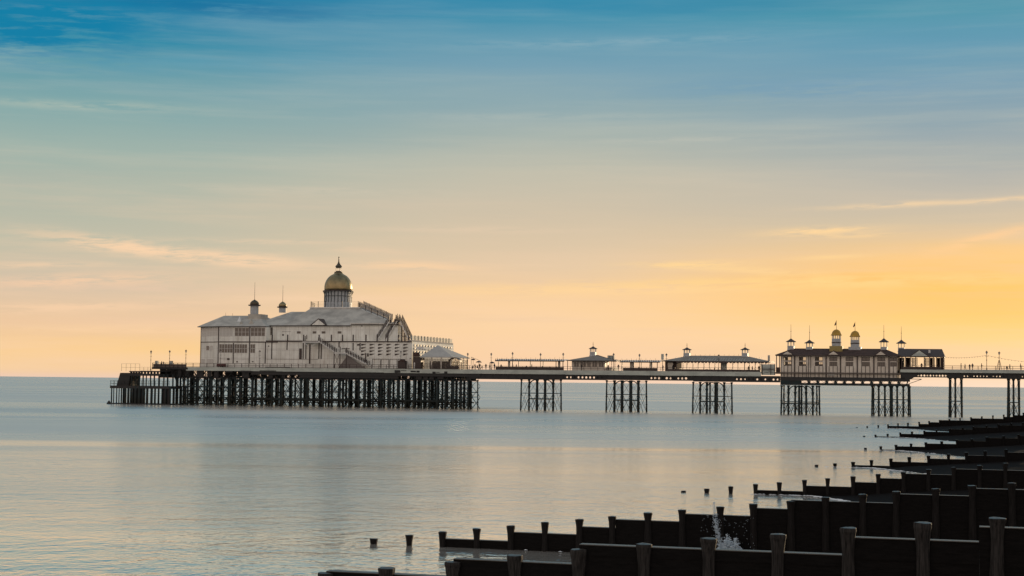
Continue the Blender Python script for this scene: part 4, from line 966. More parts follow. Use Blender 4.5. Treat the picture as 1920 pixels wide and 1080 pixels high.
# wedge-shaped louvres on the front, four rows of six
for r_, y in enumerate((645.6, 651.6, 657.6, 663.8)):
    for c_ in range(6):
        x = 677.2+c_*15.75; z = Z(x, y, VL); h = .42; u = U(x, VL); w = 1.45
        MB().poly([(u, VL-.02, z+.1), (u+w, VL-.02, z-.02+.12), (u+w, VL-.02, z+.02), (u, VL-.02, z-h), (u, VL-.25, z+.1), (u+w, VL-.05, z+.1), (u+w, VL-.05, z+.02), (u, VL-.14, z-h)],
                  [(0, 1, 2, 3), (7, 6, 5, 4), (0, 4, 5, 1), (1, 5, 6, 2), (2, 6, 7, 3), (3, 7, 4, 0)]).build('louvre', M_TRIM, pav)
# louvres on the shore-side wall
for r_, dz in enumerate((.7, 1.65, 2.6, 3.55)):
    for c_ in range(14):
        v = VL+1.6+c_*2.55; z = zLow-dz; u = uS; h = .6
        if r_ > 1 and c_ > 6: continue
        MB().poly([(u+.02, v, z), (u+.02, v+1.7, z), (u+.02, v, z-h), (u+.2, v, z), (u+.2, v+1.7, z), (u+.2, v, z-h)], [(0, 1, 2), (3, 5, 4), (0, 3, 4, 1), (1, 4, 5, 2), (2, 5, 3, 0)]).build('louvre', M_TRIM, pav)
# panelled fence strip at the foot of the facade
mb = MB()
for (x0, x1) in ((698, 713), (714.5, 728.5), (730.5, 744), (746, 759)):
    for y in (673.2,): mb.box(U(x0, VL-.1), U(x1, VL-.1), VL-.12, VL-.03, Z(730, y+.6, VL), Z(730, y, VL))
    for x in (x0, x1): mb.box(U(x, VL-.1)-.04, U(x, VL-.1)+.04, VL-.12, VL-.03, zD, Z(x, 673.4, VL))
mb.build('panel_frame', M_TRIM, pav)
# external stair from terrace to deck
flight((U(628, 2.2), 1.6, Z(628, 660, 2)), (U(597.5, 2.2), 1.6, Z(597.5, 639.5, 2)), 1.6, pav, h=1.1, balus=7, name='staircase')
flight((U(690, 2.2), 1.6, Z(690, 684, 2)), (U(649, 2.2), 1.6, Z(649, 662, 2)), 1.6, pav, h=1.1, balus=8, name='staircase')
MB().box(U(627, 2), U(650, 2), 1.5, 3.4, Z(640, 663, 2), Z(640, 661.2, 2)).build('landing', M_WHITE2, pav)
mb = MB(); mb.box(U(567, 2), U(599, 2), 1.5, VL-.3, Z(583, 642.5, 2), Z(583, 640.5, 2)); mb.build('landing', M_WHITE2, pav)
mb = MB()
for x, y0 in ((626, 652), (637, 650), (649, 652), (597, 640), (571, 642)):
    mb.box(U(x, 1.6)-.11, U(x, 1.6)+.11, 1.55, 1.75, zD if x > 600 else Z(x, 643, 2), Z(x, y0 if x > 600 else 630, 2))
mb.bar((U(626, 1.6), 1.6, zD), (U(637, 1.6), 1.6, Z(637, 662, 2)), .08); mb.bar((U(637, 1.6), 1.6, zD), (U(626, 1.6), 1.6, Z(626, 662, 2)), .08)
for y in (655, 658): mb.bar((U(627, 1.6), 1.6, Z(638, y, 2)), (U(650, 1.6), 1.6, Z(638, y, 2)), .05)
mb.build('stair_frame', M_TRIM, pav)
MB().bar((U(571, 1.6), 1.6, Z(571, 643, 2)), (U(580, 1.6), 1.4, Z(580, 652, 2)), .14).bar((U(592, 1.6), 1.6, Z(592, 643, 2)), (U(581, 1.6), 1.4, Z(581, 652, 2)), .14).build('bracket', M_WHITE2, pav)
MB().poly([(U(632, 2.5), 3.3, zD), (U(650, 2.5), 3.3, Z(650, 666, 2)), (U(684, 2.5), 3.3, zD), (U(632, 2.5), 3.1, zD), (U(650, 2.5), 3.1, Z(650, 666, 2)), (U(684, 2.5), 3.1, zD)], [(0, 1, 2), (3, 5, 4), (0, 3, 4, 1), (1, 4, 5, 2), (2, 5, 3, 0)]).build('stair_panel', mat('grey_panel', (.22, .2, .19), .7), pav)
for (x, y) in ((421, 592), (434, 593)): MB().tube((U(x, 12), 12, zR1-.1), (U(x, 12), 12, Z(x, y-6, 12)), .05, .03, 6).build('finial', M_TRIM, pav)

# ---- things leaning on the pavilion
kio = thing('ticket_kiosk', 'small dark kiosk with pitched roof in front of the pavilion louvres', 'kiosk', (U(752.5, 2), 2, DZ))
MB().box(U(746, 2), U(759, 2), 2, 3.6, DZ, Z(752, 678, 2)).build('body', M_TRIM, kio)
MB().gable(U(745, 1.9), U(760, 1.9), 1.8, 3.8, Z(752, 678, 2), Z(752, 673.4, 2)).build('roof', M_BROOF, kio)
redbin = thing('storage_cart', 'low dark red cart parked against the seaward wing', 'cart', (U(415, 2.5), 2.5, DZ))
MB().box(U(406, 2.5), U(420, 2.5), 2.5, 3.8, DZ+.25, DZ+1.05).build('box', mat('dark_red_paint', (.09, .02, .02), .6), redbin)
for x in (409, 417): MB().tube((U(x, 2.5), 2.42, DZ+.25), (U(x, 2.5), 2.5, DZ+.25), .25, n=12).build('wheel', M_BLACK, redbin)

# ================================================================== TENT PAVILION
tv0, tv1 = 1.6, 17.0
tent = thing('canopy_bar', 'pale pyramid-roofed bar pavilion with brown glazed walls beside the domed pavilion', 'pavilion', (U(820, tv0), tv0, DZ))
tu0, tu1 = U(792, tv0), U(846, tv0); ze = Z(820, 669, tv0)
ta = (U(818, 8), 9, Z(820, 647.5, 9))
e = [(tu0-.6, tv0-.4), (tu1+.6, tv0-.4), (tu1+.6, tv1), (tu0-.6, tv1)]
MB().frust(e, ze, off(e, (ta[0], ta[1]), .02), ta[2]).build('roof', M_CANVAS, tent)
MB().box(tu0-.6, tu1+.6, tv0-.38, tv0-.3, ze-.3, ze+.02).box(tu1+.5, tu1+.58, tv0-.3, tv1, ze-.3, ze+.02).build('valance', M_CANVAS, tent)
brown = mat('brown_glazing_frame', (.07, .045, .035), .5)
for i in range(3):
    a = tu0+(tu1-tu0)*i/3; b = tu0+(tu1-tu0)*(i+1)/3-.35
    win(tent, (a+.1, tv0+.1), (b, tv0+.1), DZ+.1, ze-.5, 5, 2, glass=M_CLEAR, frame=brown, fw=.09)
    MB().box(b+.02, b+.33, tv0, tv0+.25, DZ, ze-.3).build('pillar', M_CREAM, tent)
for i in range(4):
    a = tv0+.3+(tv1-tv0-.6)*i/4; b = tv0+.3+(tv1-tv0-.6)*(i+1)/4-.3
    win(tent, (tu1, a), (tu1, b), DZ+.1, ze-.5, 5, 2, glass=M_CLEAR, frame=brown, fw=.09)
    MB().box(tu1-.2, tu1+.1, b+.02, b+.28, DZ, ze-.3).build('pillar', M_CREAM, tent)
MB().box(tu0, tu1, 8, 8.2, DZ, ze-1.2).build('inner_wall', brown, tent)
# arched porch on its shore side
mb = MB(); pu0, pu1 = U(841, 1), U(862, 1); zc = DZ+2.1
pts = [((pu0+pu1)/2-math.cos(math.pi*i/10)*(pu1-pu0)/2, zc+math.sin(math.pi*i/10)*1.1) for i in range(11)]
for p, q in zip(pts, pts[1:]): mb.poly([(p[0], .8, p[1]), (q[0], .8, q[1]), (q[0], 3.2, q[1]), (p[0], 3.2, p[1]), (p[0], .8, p[1]+.25), (q[0], .8, q[1]+.25), (q[0], 3.2, q[1]+.25), (p[0], 3.2, p[1]+.25)], [(0, 1, 2, 3), (7, 6, 5, 4), (0, 4, 5, 1), (1, 5, 6, 2), (2, 6, 7, 3), (3, 7, 4, 0)])
for x in (pu0+.1, pu1-.1): mb.box(x-.12, x+.12, .9, 1.1, DZ, zc); mb.box(x-.12, x+.12, 2.9, 3.1, DZ, zc)
mb.box(pu0+.3, pu1-.3, 1.0, 1.1, DZ, DZ+1.0); mb.build('porch', M_TRIM, tent)
annex = thing('entrance_annex', 'dark entrance hatch between the pavilion end wall and the canopy bar', 'annex', (U(780, 3), 3, DZ))
MB().box(U(774, 3), U(789, 3), 3, 6, DZ, Z(780, 669, 3)).build('wall', M_TRIM, annex)
MB().box(U(773.5, 3)+.2, U(786, 3), 2.6, 3.0, Z(780, 668.8, 3), Z(780, 661, 3)).build('sign_board', M_BROOF, annex)
MB().box(U(780, 3), U(793, 3), 3.2, 9, Z(786, 655, 3), Z(786, 650.5, 3)).build('roof', M_WHITE2, annex)
MB().box(U(776, 3), U(778, 3), 2.9, 3.0, DZ, DZ+1.9).build('door', M_WHITE2, annex)

# ================================================================== KIOSKS AND SHELTERS
def small_turret(x, v, ys, w, parent, m_base=M_BLUEG, capm=M_TRIM, pole=True):
    """square lantern: ys base, base top, lantern top, cap top, pole top; w px width"""
    z0, z1, z2, z3, z4 = [Z(x, y, v) for y in ys]; u = U(x, v, ys[1]); s = abs(U(x+1, v)-U(x, v)); r_ = w/2*s
    q = math.pi/4; k = math.sqrt(2)
    MB().lathe((u, v, 0), [(r_*k*1.15, z0), (r_*k, z0+(z1-z0)*.4), (r_*k, z1)], 4, q).build('turret_base', m_base, parent)
    mb = MB()
    for sx in (-1, 0, 1):
        for sy in (-1, 0, 1):
            if sx or sy: mb.box(u+sx*r_*.9-.06, u+sx*r_*.9+.06, v+sy*r_*.9-.06, v+sy*r_*.9+.06, z1, z2)
    mb.build('turret_posts', M_WHITE2, parent)
    MB().lathe((u, v, 0), [(r_*k*1.12, z2-.05), (r_*k*1.15, z2+.08), (r_*k*.85, z2+(z3-z2)*.3), (r_*k*.5, z2+(z3-z2)*.55), (r_*k*.2, z2+(z3-z2)*.85), (.05, z3)], 8, q).build('turret_cap', capm, parent)
    if pole: MB().tube((u, v, z3-.1), (u, v, z4), .07, .03, 6).lathe((u, v, (z3+z4)/2), [(.02, -.15), (.14, 0), (.02, .15)], 6).build('flagpole', capm, parent)
# kiosk 1
k1 = thing('kiosk', 'low pale kiosk with one lantern turret midway along the pier', 'kiosk', (U(1110, 3), 3, DZ))
ke = Z(1110, 676, 3)
MB().hip(U(1062, 2), U(1156, 2), 1.6, 12.5, ke, Z(1110, 665.5, 7), 8.0).build('roof', M_KROOF, k1)
MB().box(U(1062, 2), U(1156, 2), 1.55, 12.55, ke-.14, ke-.004).build('eave_board', M_TRIM, k1)
MB().box(U(1072, 3), U(1148, 3), 3.4, 11, DZ, DZ+.95).build('wall', M_CREAM, k1)
for (x0, x1) in ((1076, 1086), (1087.5, 1099), (1100.5, 1108), (1110, 1120), (1122, 1132)): win(k1, (U(x0, 3.4), 3.5), (U(x1, 3.4), 3.5), DZ+.97, ke-.25, 2, 1, glass=M_GLASS, frame=M_CREAM, fw=.12)
for (x0, x1) in ((1072, 1076), (1086, 1087.5), (1099, 1100.5), (1108, 1110), (1120, 1122), (1132, 1134)): MB().box(U(x0, 3.4), U(x1, 3.4), 3.4, 3.7, DZ+.951, ke-.14).build('pillar', M_CREAM, k1)
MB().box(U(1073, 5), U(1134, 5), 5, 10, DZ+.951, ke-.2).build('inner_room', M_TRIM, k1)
for x in (1064, 1138, 1147, 1153): MB().box(U(x, 2)-.08, U(x, 2)+.08, 2, 2.16, DZ, ke-.14).build('post', M_TRIM, k1)
small_turret(1112, 7, (668, 660, 654, 649.2, 641), 10, k1)
cr = thing('rooftop_unit', 'dark louvred box on the roof edge of the one-turret kiosk', 'roof unit', (U(1145, 6), 6, Z(1145, 674, 6)))
MB().box(U(1139, 6), U(1151, 6), 6, 7.4, Z(1145, 675, 6), Z(1145, 666.5, 6)).build('casing', M_BLACK, cr)
for i in range(4): MB().box(U(1140+i*3, 6), U(1141.8+i*3, 6), 5.95, 6, Z(1145, 673, 6), Z(1145, 667.3, 6)).build('louvre', M_FASCIA, cr)
# long shelter 1
def shelter(x0, x1, yr0, yr1, label, posts, finials, parent_grp, backs, v0=3.0, v1=8.0):
    s = thing('wind_shelter', label, 'shelter', (U((x0+x1)/2, v0), v0, DZ), parent_grp)
    xm = (x0+x1)/2; za, zb = Z(xm, yr0, v0), Z(xm, yr1, v0)
    MB().poly([(U(x0, v0), v0, zb+.12), (U(x1, v0), v0, zb+.12), (U(x1, v0), v1, za), (U(x0, v0), v1, za), (U(x0, v0), v0, zb), (U(x1, v0), v0, zb), (U(x1, v0), v1, za-.14), (U(x0, v0), v1, za-.14)],
              [(0, 1, 2, 3), (7, 6, 5, 4), (0, 4, 5, 1), (1, 5, 6, 2), (2, 6, 7, 3), (3, 7, 4, 0)]).build('roof', M_WHITE2, s)
    MB().box(U(x0, v0), U(x1, v0), v0-.1, v0-.003, zb-.2, zb+.05).build('gutter', M_TRIM, s)
    mb = MB(); n = int((x1-x0)/3.4)
    for i in range(n):     # ribs under the roof edge
        u = U(x0, v0)+(U(x1, v0)-U(x0, v0))*(i+.5)/n; mb.box(u-.1, u+.1, v0-.16, v0-.105, zb-.1, za+.02)
    mb.build('roof_rib', M_TRIM, s)
    for x in posts: MB().box(U(x, v0)-.09, U(x, v0)+.09, v0+.2, v0+.38, DZ, zb-.1).build('post', M_TRIM, s)
    for (a, b) in backs: MB().box(U(a, v0), U(b, v0), v0+1.8, v0+2.0, DZ, zb-.05).build('partition', M_CREAM, s)
    mb = MB()
    for x in finials: mb.tube((U(x, v1), v1, za-.1), (U(x, v1), v1, Z(x, yr0-3.4, v1)), .05, .02, 5)
    mb.build('finial', M_TRIM, s)
    return s
shelter(928, 1058, 673, 676.5, 'long open wind shelter with striped white roof, nearest the domed pavilion', (934, 961, 972, 994, 1018, 1042, 1055), range(932, 1057, 9), 'open wind shelters', ((949, 953), (1043, 1047.5)))
shelter(1162, 1237, 675, 678.6, 'shorter open wind shelter between the two kiosks', (1166, 1188, 1202, 1218, 1232), range(1166, 1236, 9), 'open wind shelters', ((1178.5, 1186), (1216, 1220.5)))
# parasols and seats of the open-air bar
def parasol(x, label, ytop, w=9.0, v=4.0):
    p = thing('parasol', label, 'parasol', (U(x, v), v, DZ), 'parasols of the open air bar'); zt = Z(x, ytop, v)
    MB().tube((U(x, v), v, DZ), (U(x, v), v, zt), .05, n=6).build('pole', M_TRIM, p)
    s = w/6.4/2; MB().lathe((U(x, v), v, 0), [(s, zt-.5), (s, zt-.42), (s*.55, zt-.15), (.05, zt)], 8).build('canopy', M_TRIM, p)
parasol(897.5, 'dark parasol nearest the canopy bar', 676.5, 12); parasol(922.5, 'small dark parasol at the end of the long shelter', 678, 11); parasol(887, 'taller pale-ribbed parasol against the canopy bar', 672, 9)
# arched pergola frame next to the tent
pg = thing('pergola_arch', 'thin curved metal arch beside the canopy bar', 'pergola', (U(888, 2), 2, DZ))
mb = MB(); pts = [(U(883.5, 2)+(1-math.cos(math.pi/2*i/8))*2.9, 2, DZ+3.6-((i/8)**2)*1.2) for i in range(9)]
for p, q in zip(pts, pts[1:]): mb.bar(p, q, .08)
mb.box(U(883.5, 2)-.06, U(883.5, 2)+.06, 1.95, 2.05, DZ, DZ+3.6); mb.build('frame', M_TRIM, pg)
# kiosk 2: long, two turrets
k2 = thing('kiosk', 'long open-sided kiosk with two lantern turrets and a scalloped eave', 'kiosk', (U(1343, 3), 3, DZ))
k2e = Z(1340, 677.2, 2)
MB().hip(U(1240, 2), U(1443, 2), 1.4, 12.4, k2e, Z(1343, 667, 7), 7.2).build('roof', M_KROOF, k2)
MB().box(U(1240, 2), U(1443, 2), 1.35, 12.5, k2e-.13, k2e-.004).build('eave_board', M_TRIM, k2)
mb = MB(); n = 26; ua, ub = U(1268, 1.3), U(1440, 1.3)
for i in range(n):
    a = ua+(ub-ua)*i/n; w = (ub-ua)/n
    pts = [(a, k2e-.14)]+[(a+w/2-math.cos(math.pi*j/6)*w/2, k2e-.14-math.sin(math.pi*j/6)*.42) for j in range(1, 6)]+[(a+w, k2e-.14)]
    k = len(pts); mb.poly([(p[0], 1.36, p[1]) for p in pts]+[(p[0], 1.42, p[1]) for p in pts], [tuple(range(k)), tuple(range(2*k-1, k-1, -1))]+[(j, (j+1) % k, k+(j+1) % k, k+j) for j in range(k)])
mb.build('scalloped_valance', M_TRIM, k2)
mb = MB(); rt = Z(1343, 667, 7)
for i in range(34):       # standing seams of the roof
    a = U(1262, 2)+(U(1425, 2)-U(1262, 2))*i/33; mb.bar((a, 1.5, k2e+.06), (a, 6.8, rt-.1 if 1288 < 1262+163*i/33 < 1397 else k2e+(rt-k2e)*.75), .09, .05)
mb.build('roof_seam', M_FASCIA, k2)
MB().box(U(1247, 3), U(1268, 3), 3, 11, DZ, k2e-.14).build('end_room', M_BROOF, k2)
for x in (1269, 1288, 1309, 1330, 1352, 1374, 1396, 1416, 1427): 
    for v in (2.0, 11.5): MB().box(U(x, 2)-.09, U(x, 2)+.09, v, v+.18, DZ, k2e-.14).build('post', M_TRIM, k2)
MB().box(U(1352, 4), U(1363, 4), 4, 4.3, DZ, k2e-.14).build('partition', M_FASCIA, k2); MB().box(U(1252, 2.9), U(1262, 2.9), 2.9, 2.98, DZ+.3, k2e-.5).build('shutter', M_CREAM, k2)
for x in (1288, 1343, 1397): 
    if x != 1343: small_turret(x, 7, (669.5, 662, 656, 651.2, 643), 11, k2)
mb = MB()
for x in range(1304, 1392, 9): mb.tube((U(x, 7), 7, rt-.05), (U(x, 7), 7, Z(x, 663.5, 7)), .05, .02, 5)
mb.build('finial', M_TRIM, k2)
# tables, benches and machines under the canopy
for i, (x, w, h) in enumerate([(1276, 4, .9), (1301, 8, .8), (1326, 5, .7), (1343, 9, 1.1), (1370, 6, .75), (1385, 4, .6)]):
    b = thing('refreshment_table', ['square dark table at the left end under the scalloped roof', 'wide dark table left of the middle under the scalloped roof', 'narrow dark table in the middle under the scalloped roof', 'tall dark counter beside the grey partition', 'dark table just right of the grey partition', 'lowest dark table second from the right under the scalloped roof'][i], 'table', (U(x, 4), 4, DZ), 'tables under the scalloped roof')
    uu = U(x, 4); ww = w/7/2; MB().box(uu-ww, uu+ww, 3.7, 4.5, DZ+h-.06, DZ+h).build('tabletop', M_TRIM, b)
    for sx in (-1, 1): MB().box(uu+sx*ww*.85-.05, uu+sx*ww*.85+.05, 3.8, 4.4, DZ, DZ+h-.061).build('leg', M_TRIM, b)
sg = thing('advertising_board', 'upright pale board on the left end of the two-turret kiosk roof', 'sign', (U(1242, 2.5), 2.5, DZ))
MB().box(U(1239.5, 2.5), U(1244.5, 2.5), 2.5, 2.62, Z(1242, 674.5, 2.5), Z(1242, 663.6, 2.5)).build('board', M_FASCIA, sg); MB().box(U(1241.6, 2.5), U(1242.4, 2.5), 2.63, 2.75, DZ, Z(1242, 667, 2.5)).build('post', M_TRIM, sg)
sg2 = thing('advertising_board', 'thin upright board behind the pale hoarding left of the panelled pavilion', 'sign', (U(1441.5, 6), 6, DZ))
MB().box(U(1439.5, 6), U(1443.5, 6), 6, 6.12, Z(1441, 680, 6), Z(1441, 666, 6)).build('board', M_CANVAS, sg2); MB().box(U(1441, 6), U(1442, 6), 6.13, 6.2, DZ, Z(1441, 676, 6)).build('post', M_TRIM, sg2)
hd = thing('hoarding', 'pale grey panelled hoarding against the seaward end of the panelled pavilion', 'hoarding', (U(1440, .4), .4, fz0))
MB().box(U(1427.5), U(1453), .3, .6, Z(1440, 703.2), Z(1440, 683)).build('panel', M_FASCIA, hd)
for x in (1429, 1445, 1452.5): MB().box(U(x)-.08, U(x)+.08, .2, .295, Z(x, 703), Z(x, 682.6)).build('batten', M_TRIM, hd)
MB().box(U(1428), U(1453), .24, .296, Z(1440, 693), Z(1440, 692.2)).build('rail', M_TRIM, hd)

# ================================================================== PANELLED PAVILION
pz1_ = Z(1730, 668.5, 1)
BR = thing('panelled_pavilion', 'cream panelled pavilion with brown roof and two yellow domes towards the shore', 'pavilion', (U(1575, .8), .8, DZ))
bz0, bz1 = Z(1575, 707.6, .8), Z(1575, 666.6, .8); bu0, bu1 = U(1463.5, .8), U(1683, .8)
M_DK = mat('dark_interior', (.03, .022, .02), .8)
# walls with real window openings front and back, sky shows through some
wz0, wz1 = Z(1575, 686.5, .8), Z(1575, 669, .8)
wins = [(1469, 1484), (1498, 1512), (1528, 1543), (1555, 1570), (1585.5, 1600), (1616.5, 1631), (1645, 1660), (1669, 1681)]
def wall_open(u0, u1, v, zb, zt, ops, th=.2):
    mb = MB(); c = u0
    for (a, b, z0, z1) in ops:
        mb.box(c, a, v, v+th, zb, zt); mb.box(a, b, v, v+th, zb, z0); mb.box(a, b, v, v+th, z1, zt); c = b
    mb.box(c, u1, v, v+th, zb, zt); return mb
ops = [(U(a, .8), U(b, .8), wz0, wz1) for a, b in wins]
wall_open(bu0, bu1, .8, bz0, bz1, ops).build('wall', M_CREAM, BR)
ops2 = [(U(a, .8), U(b, .8), wz0+.6, wz1) for a, b in wins]
wall_open(bu0, bu1, 11.0, bz0, bz1, ops2).build('wall', M_CREAM, BR)
MB().box(bu0, bu0+.2, 1.01, 10.99, bz0, bz1)\
    .box(bu0+.21, bu1-.21, 1.01, 10.99, bz0, bz0+.15).build('end_wall', M_CREAM, BR)
MB().box(bu1-.2, bu1, 1.01, 10.99, bz0, bz1).build('end_wall', M_BROOF, BR)  # brown in place of cream, so the colour darkens the sunlit end
MB().box(bu1+.05, U(1693, 1), 8.6, 8.8, DZR-1.2, pz1_-.2).build('partition', M_BROOF, BR)  # screen added behind the porch to keep low sun off the end wall
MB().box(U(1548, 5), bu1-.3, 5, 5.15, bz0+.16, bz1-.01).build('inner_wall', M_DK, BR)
for i, (a, b) in enumerate(wins):
    g_ = M_CLEAR if i < 3 else M_GLASS
    zm = wz0+(wz1-wz0)*.46
    win(BR, (U(a, .8), .88), (U(b, .8), .88), wz0, zm, 4, 1, glass=g_, frame=M_TRIM, fw=.10)
    win(BR, (U(a, .8), .88), (U(b, .8), .88), zm+.22, wz1, 2, 1, glass=g_, frame=M_TRIM, fw=.12)
    MB().box(U(a, .8), U(b, .8), .78, .95, zm+.001, zm+.219).build('window_transom', M_CREAM, BR)
for x in [1464.5, 1470, 1477, 1484, 1497.5, 1505, 1512, 1516, 1520, 1528, 1535.5, 1543, 1554.5, 1562, 1570, 1585, 1592.5, 1600, 1615.5, 1623, 1631, 1645, 1652, 1660, 1675, 1682]:
    MB().box(U(x, .8)-.07, U(x, .8)+.07, .70, .79, bz0, wz0 if any(a-1 < x < b+1 for a, b in wins) and x not in (1484,) else bz1).build('pilaster', M_TRIM, BR)
for x in (1490, 1549, 1576, 1607.5, 1638.5, 1667): MB().box(U(x, .8)-.16, U(x, .8)+.16, .62, .78, bz0, bz1).build('pilaster', M_TRIM, BR)
MB().box(U(1552, .8), U(1565, .8), .5, .69, Z(1560, 704.5, .8), Z(1560, 698, .8)).build('notice_panel', M_CANVAS, BR)
rail(1464, 1684, 707.5, 698, .35, .5, BR, mat('thin_grey_rail', (.14, .13, .12), .6), rails=(0, 1), w=.035)
# roof
rz1 = Z(1575, 653.6, 6)
MB().hip(U(1453.5, 0), U(1689, 0), -.1, 12.2, bz1+.1, rz1, 4.2, 4.5).build('roof', M_BROOF, BR)
MB().box(U(1453.5, 0), U(1689, 0), -.15, 12.3, bz1-.16, bz1+.09).build('eave_board', M_TRIM, BR)
for x in (1477, 1563, 1652):
    w = 11.5; MB().gable(U(x-w, .3), U(x+w, .3), -.45, 5.5, bz1+.12, Z(x, 657, -.4)).build('gable_roof', M_BROOF, BR)
    MB().gable(U(x-w+2.2, .3), U(x+w-2.2, .3), -.52, -.46, bz1+.2, Z(x, 658.8, -.5)).build('gable_panel', M_CREAM, BR)
# seaward porch
for x in (1456, 1461.5): 
    for v in (.4, 10.5): MB().box(U(x, .5)-.11, U(x, .5)+.11, v, v+.2, bz0+.8, bz1-.17).build('post', M_TRIM, BR)
MB().box(U(1455, .5), U(1463, .5), .4, .5, bz0+.8, bz0+2.6).build('porch_panel', M_BROOF, BR)
small_turret(1483, 6, (659, 648.5, 641, 634.5, 608), 12, BR); small_turret(1517.8, 6, (656, 650.5, 643.5, 637, 610), 12, BR)
small_turret(1657.3, 6, (659, 650.5, 641.5, 634, 609), 12, BR); small_turret(1690, 8, (660, 652, 644, 637, 612), 12, BR)
def domed_tower(x, v, ys, w, basem):
    # ys: base bottom, base top, body band, body top, arcade top, dome top, pole top
    z = [Z(x, y, v) for y in ys]; u = U(x, v, ys[0]); s = abs(U(x+1, v)-U(x, v)); r_ = w/2*s; k = math.sqrt(2); q = math.pi/4
    MB().lathe((u, v, 0), [(r_*k*1.42, z[0]), (r_*k*1.42, z[1])], 4, q).build('tower_base', basem, BR)
    MB().lathe((u, v, 0), [(r_*1.03, z[1]), (r_*1.03, z[3])], 12).build('tower_drum', M_BLUEG, BR)
    MB().lathe((u, v, 0), [(r_*1.08, z[2]-.12), (r_*1.08, z[2]+.16)], 12).build('tower_band', M_TRIM, BR)
    mb = MB()
    for i in range(12):
        a = 2*math.pi*(i+.5)/12; mb.box(u+math.cos(a)*r_*.95-.07, u+math.cos(a)*r_*.95+.07, v+math.sin(a)*r_*.95-.07, v+math.sin(a)*r_*.95+.07, z[3], z[4])
    mb.build('tower_arcade', M_WHITE2, BR)
    h = z[5]-z[4]
    MB().lathe((u, v, 0), [(r_*1.28, z[4]), (r_*1.28, z[4]+.1), (r_*1.08, z[4]+h*.2), (r_*.98, z[4]+h*.45), (r_*.78, z[4]+h*.72), (r_*.42, z[4]+h*.92), (.05, z[5])], 24).build('tower_dome', M_YELLOW, BR, smooth=True)
    MB().tube((u, v, z[5]-.1), (u, v, z[6]), .06, .03, 6).build('flagpole', M_TRIM, BR)
    zf = z[5]+(z[6]-z[5])*.55; MB().poly([(u, v, z[6]-.1), (u-.55, v-.1, zf-.2), (u-.4, v-.1, zf-.5), (u, v, zf), (u, v+.03, z[6]-.1), (u-.55, v-.07, zf-.2), (u-.4, v-.07, zf-.5), (u, v+.03, zf)], [(0, 1, 2, 3), (7, 6, 5, 4), (0, 4, 5, 1), (1, 5, 6, 2), (2, 6, 7, 3), (3, 7, 4, 0)]).build('flag', M_BROOF, BR)
domed_tower(1568.3, 5, (662, 649, 642.5, 635, 629, 617.5, 600), 17, M_OCHRE)
domed_tower(1603.3, 6.5, (660, 650.5, 644, 637.5, 631.5, 620, 603), 16.5, M_BLUEG)
# shoreward open porch of the same pavilion
pz1 = Z(1730, 668.5, 1)
MB().poly([(U(1683, 1), -.1, pz1+.02), (U(1772, 1), -.1, pz1+.02), (U(1772, 1), 8.5, pz1+.02), (U(1683, 1), 8.5, pz1+.02), (U(1685, 4), 4.2, Z(1700, 653.8, 4)), (U(1766.5, 4), 4.2, Z(1766, 654.5, 4))],
          [(0, 1, 5, 4), (1, 2, 5), (2, 3, 4, 5), (3, 0, 4), (3, 2, 1, 0)]).build('porch_roof', mat('slate_grey_roof', (.065, .055, .055), .8, var=.3), BR)
MB().box(U(1689.2, 1), U(1771, 1), -.1, .1, pz1-.2, pz1).box(U(1771, 1)-.25, U(1771, 1), .11, 8.3, pz1-.2, pz1).build('porch_eave', M_TRIM, BR)
MB().gable(U(1706, 1), U(1743, 1), -.6, 4, pz1+.03, Z(1724, 654.8, -.6)).build('gable_roof', M_TRIM, BR)
MB().gable(U(1709, 1), U(1740, 1), -.68, -.61, pz1+.06, Z(1724, 657, -.6)).build('gable_panel', M_FASCIA, BR)
for x in (1691, 1698, 1708, 1717, 1733, 1743, 1750, 1756, 1764, 1769):
    for v in (.15, 8.0): MB().box(U(x, .2)-.11, U(x, .2)+.11, v, v+.2, DZR, pz1-.201).build('post', M_TRIM, BR)
for (a, b) in ((1699, 1707), (1744, 1749), (1757, 1763)): MB().box(U(a, 8), U(b, 8), 7.6, 7.7, DZR, pz1-.2).build('partition', M_BROOF, BR)
MB().box(U(1690, .2), U(1764, .2), .36, .42, DZR, DZR+.75).build('low_panel', M_TRIM, BR)
win(BR, (U(1710, 7), 7.0), (U(1716, 7), 7.0), DZR+1.0, pz1-.3, 2, 2, glass=M_CLEAR, frame=M_CREAM); win(BR, (U(1734, 7), 7.0), (U(1742, 7), 7.0), DZR+1.2, pz1-.3, 2, 2, glass=M_CLEAR, frame=M_CREAM)
MB().box(U(1764, 1), U(1770, 1), 1, 7.5, DZR, pz1-.21).build('end_room', M_BROOF, BR)
lampm = thing('floodlight', 'small floodlight bracketed on the dark porch roof', 'floodlight', (U(1743, 1), 1, pz1))
MB().box(U(1741, 1), U(1744.5, 1), 1.0, 1.5, Z(1743, 662, 1), Z(1743, 656, 1)).build('housing', M_WHITE2, lampm); MB().box(U(1742.6, 1), U(1743.2, 1), 1.2, 1.3, Z(1743, 666.5, 1), Z(1743, 662, 1)).build('bracket', M_TRIM, lampm)

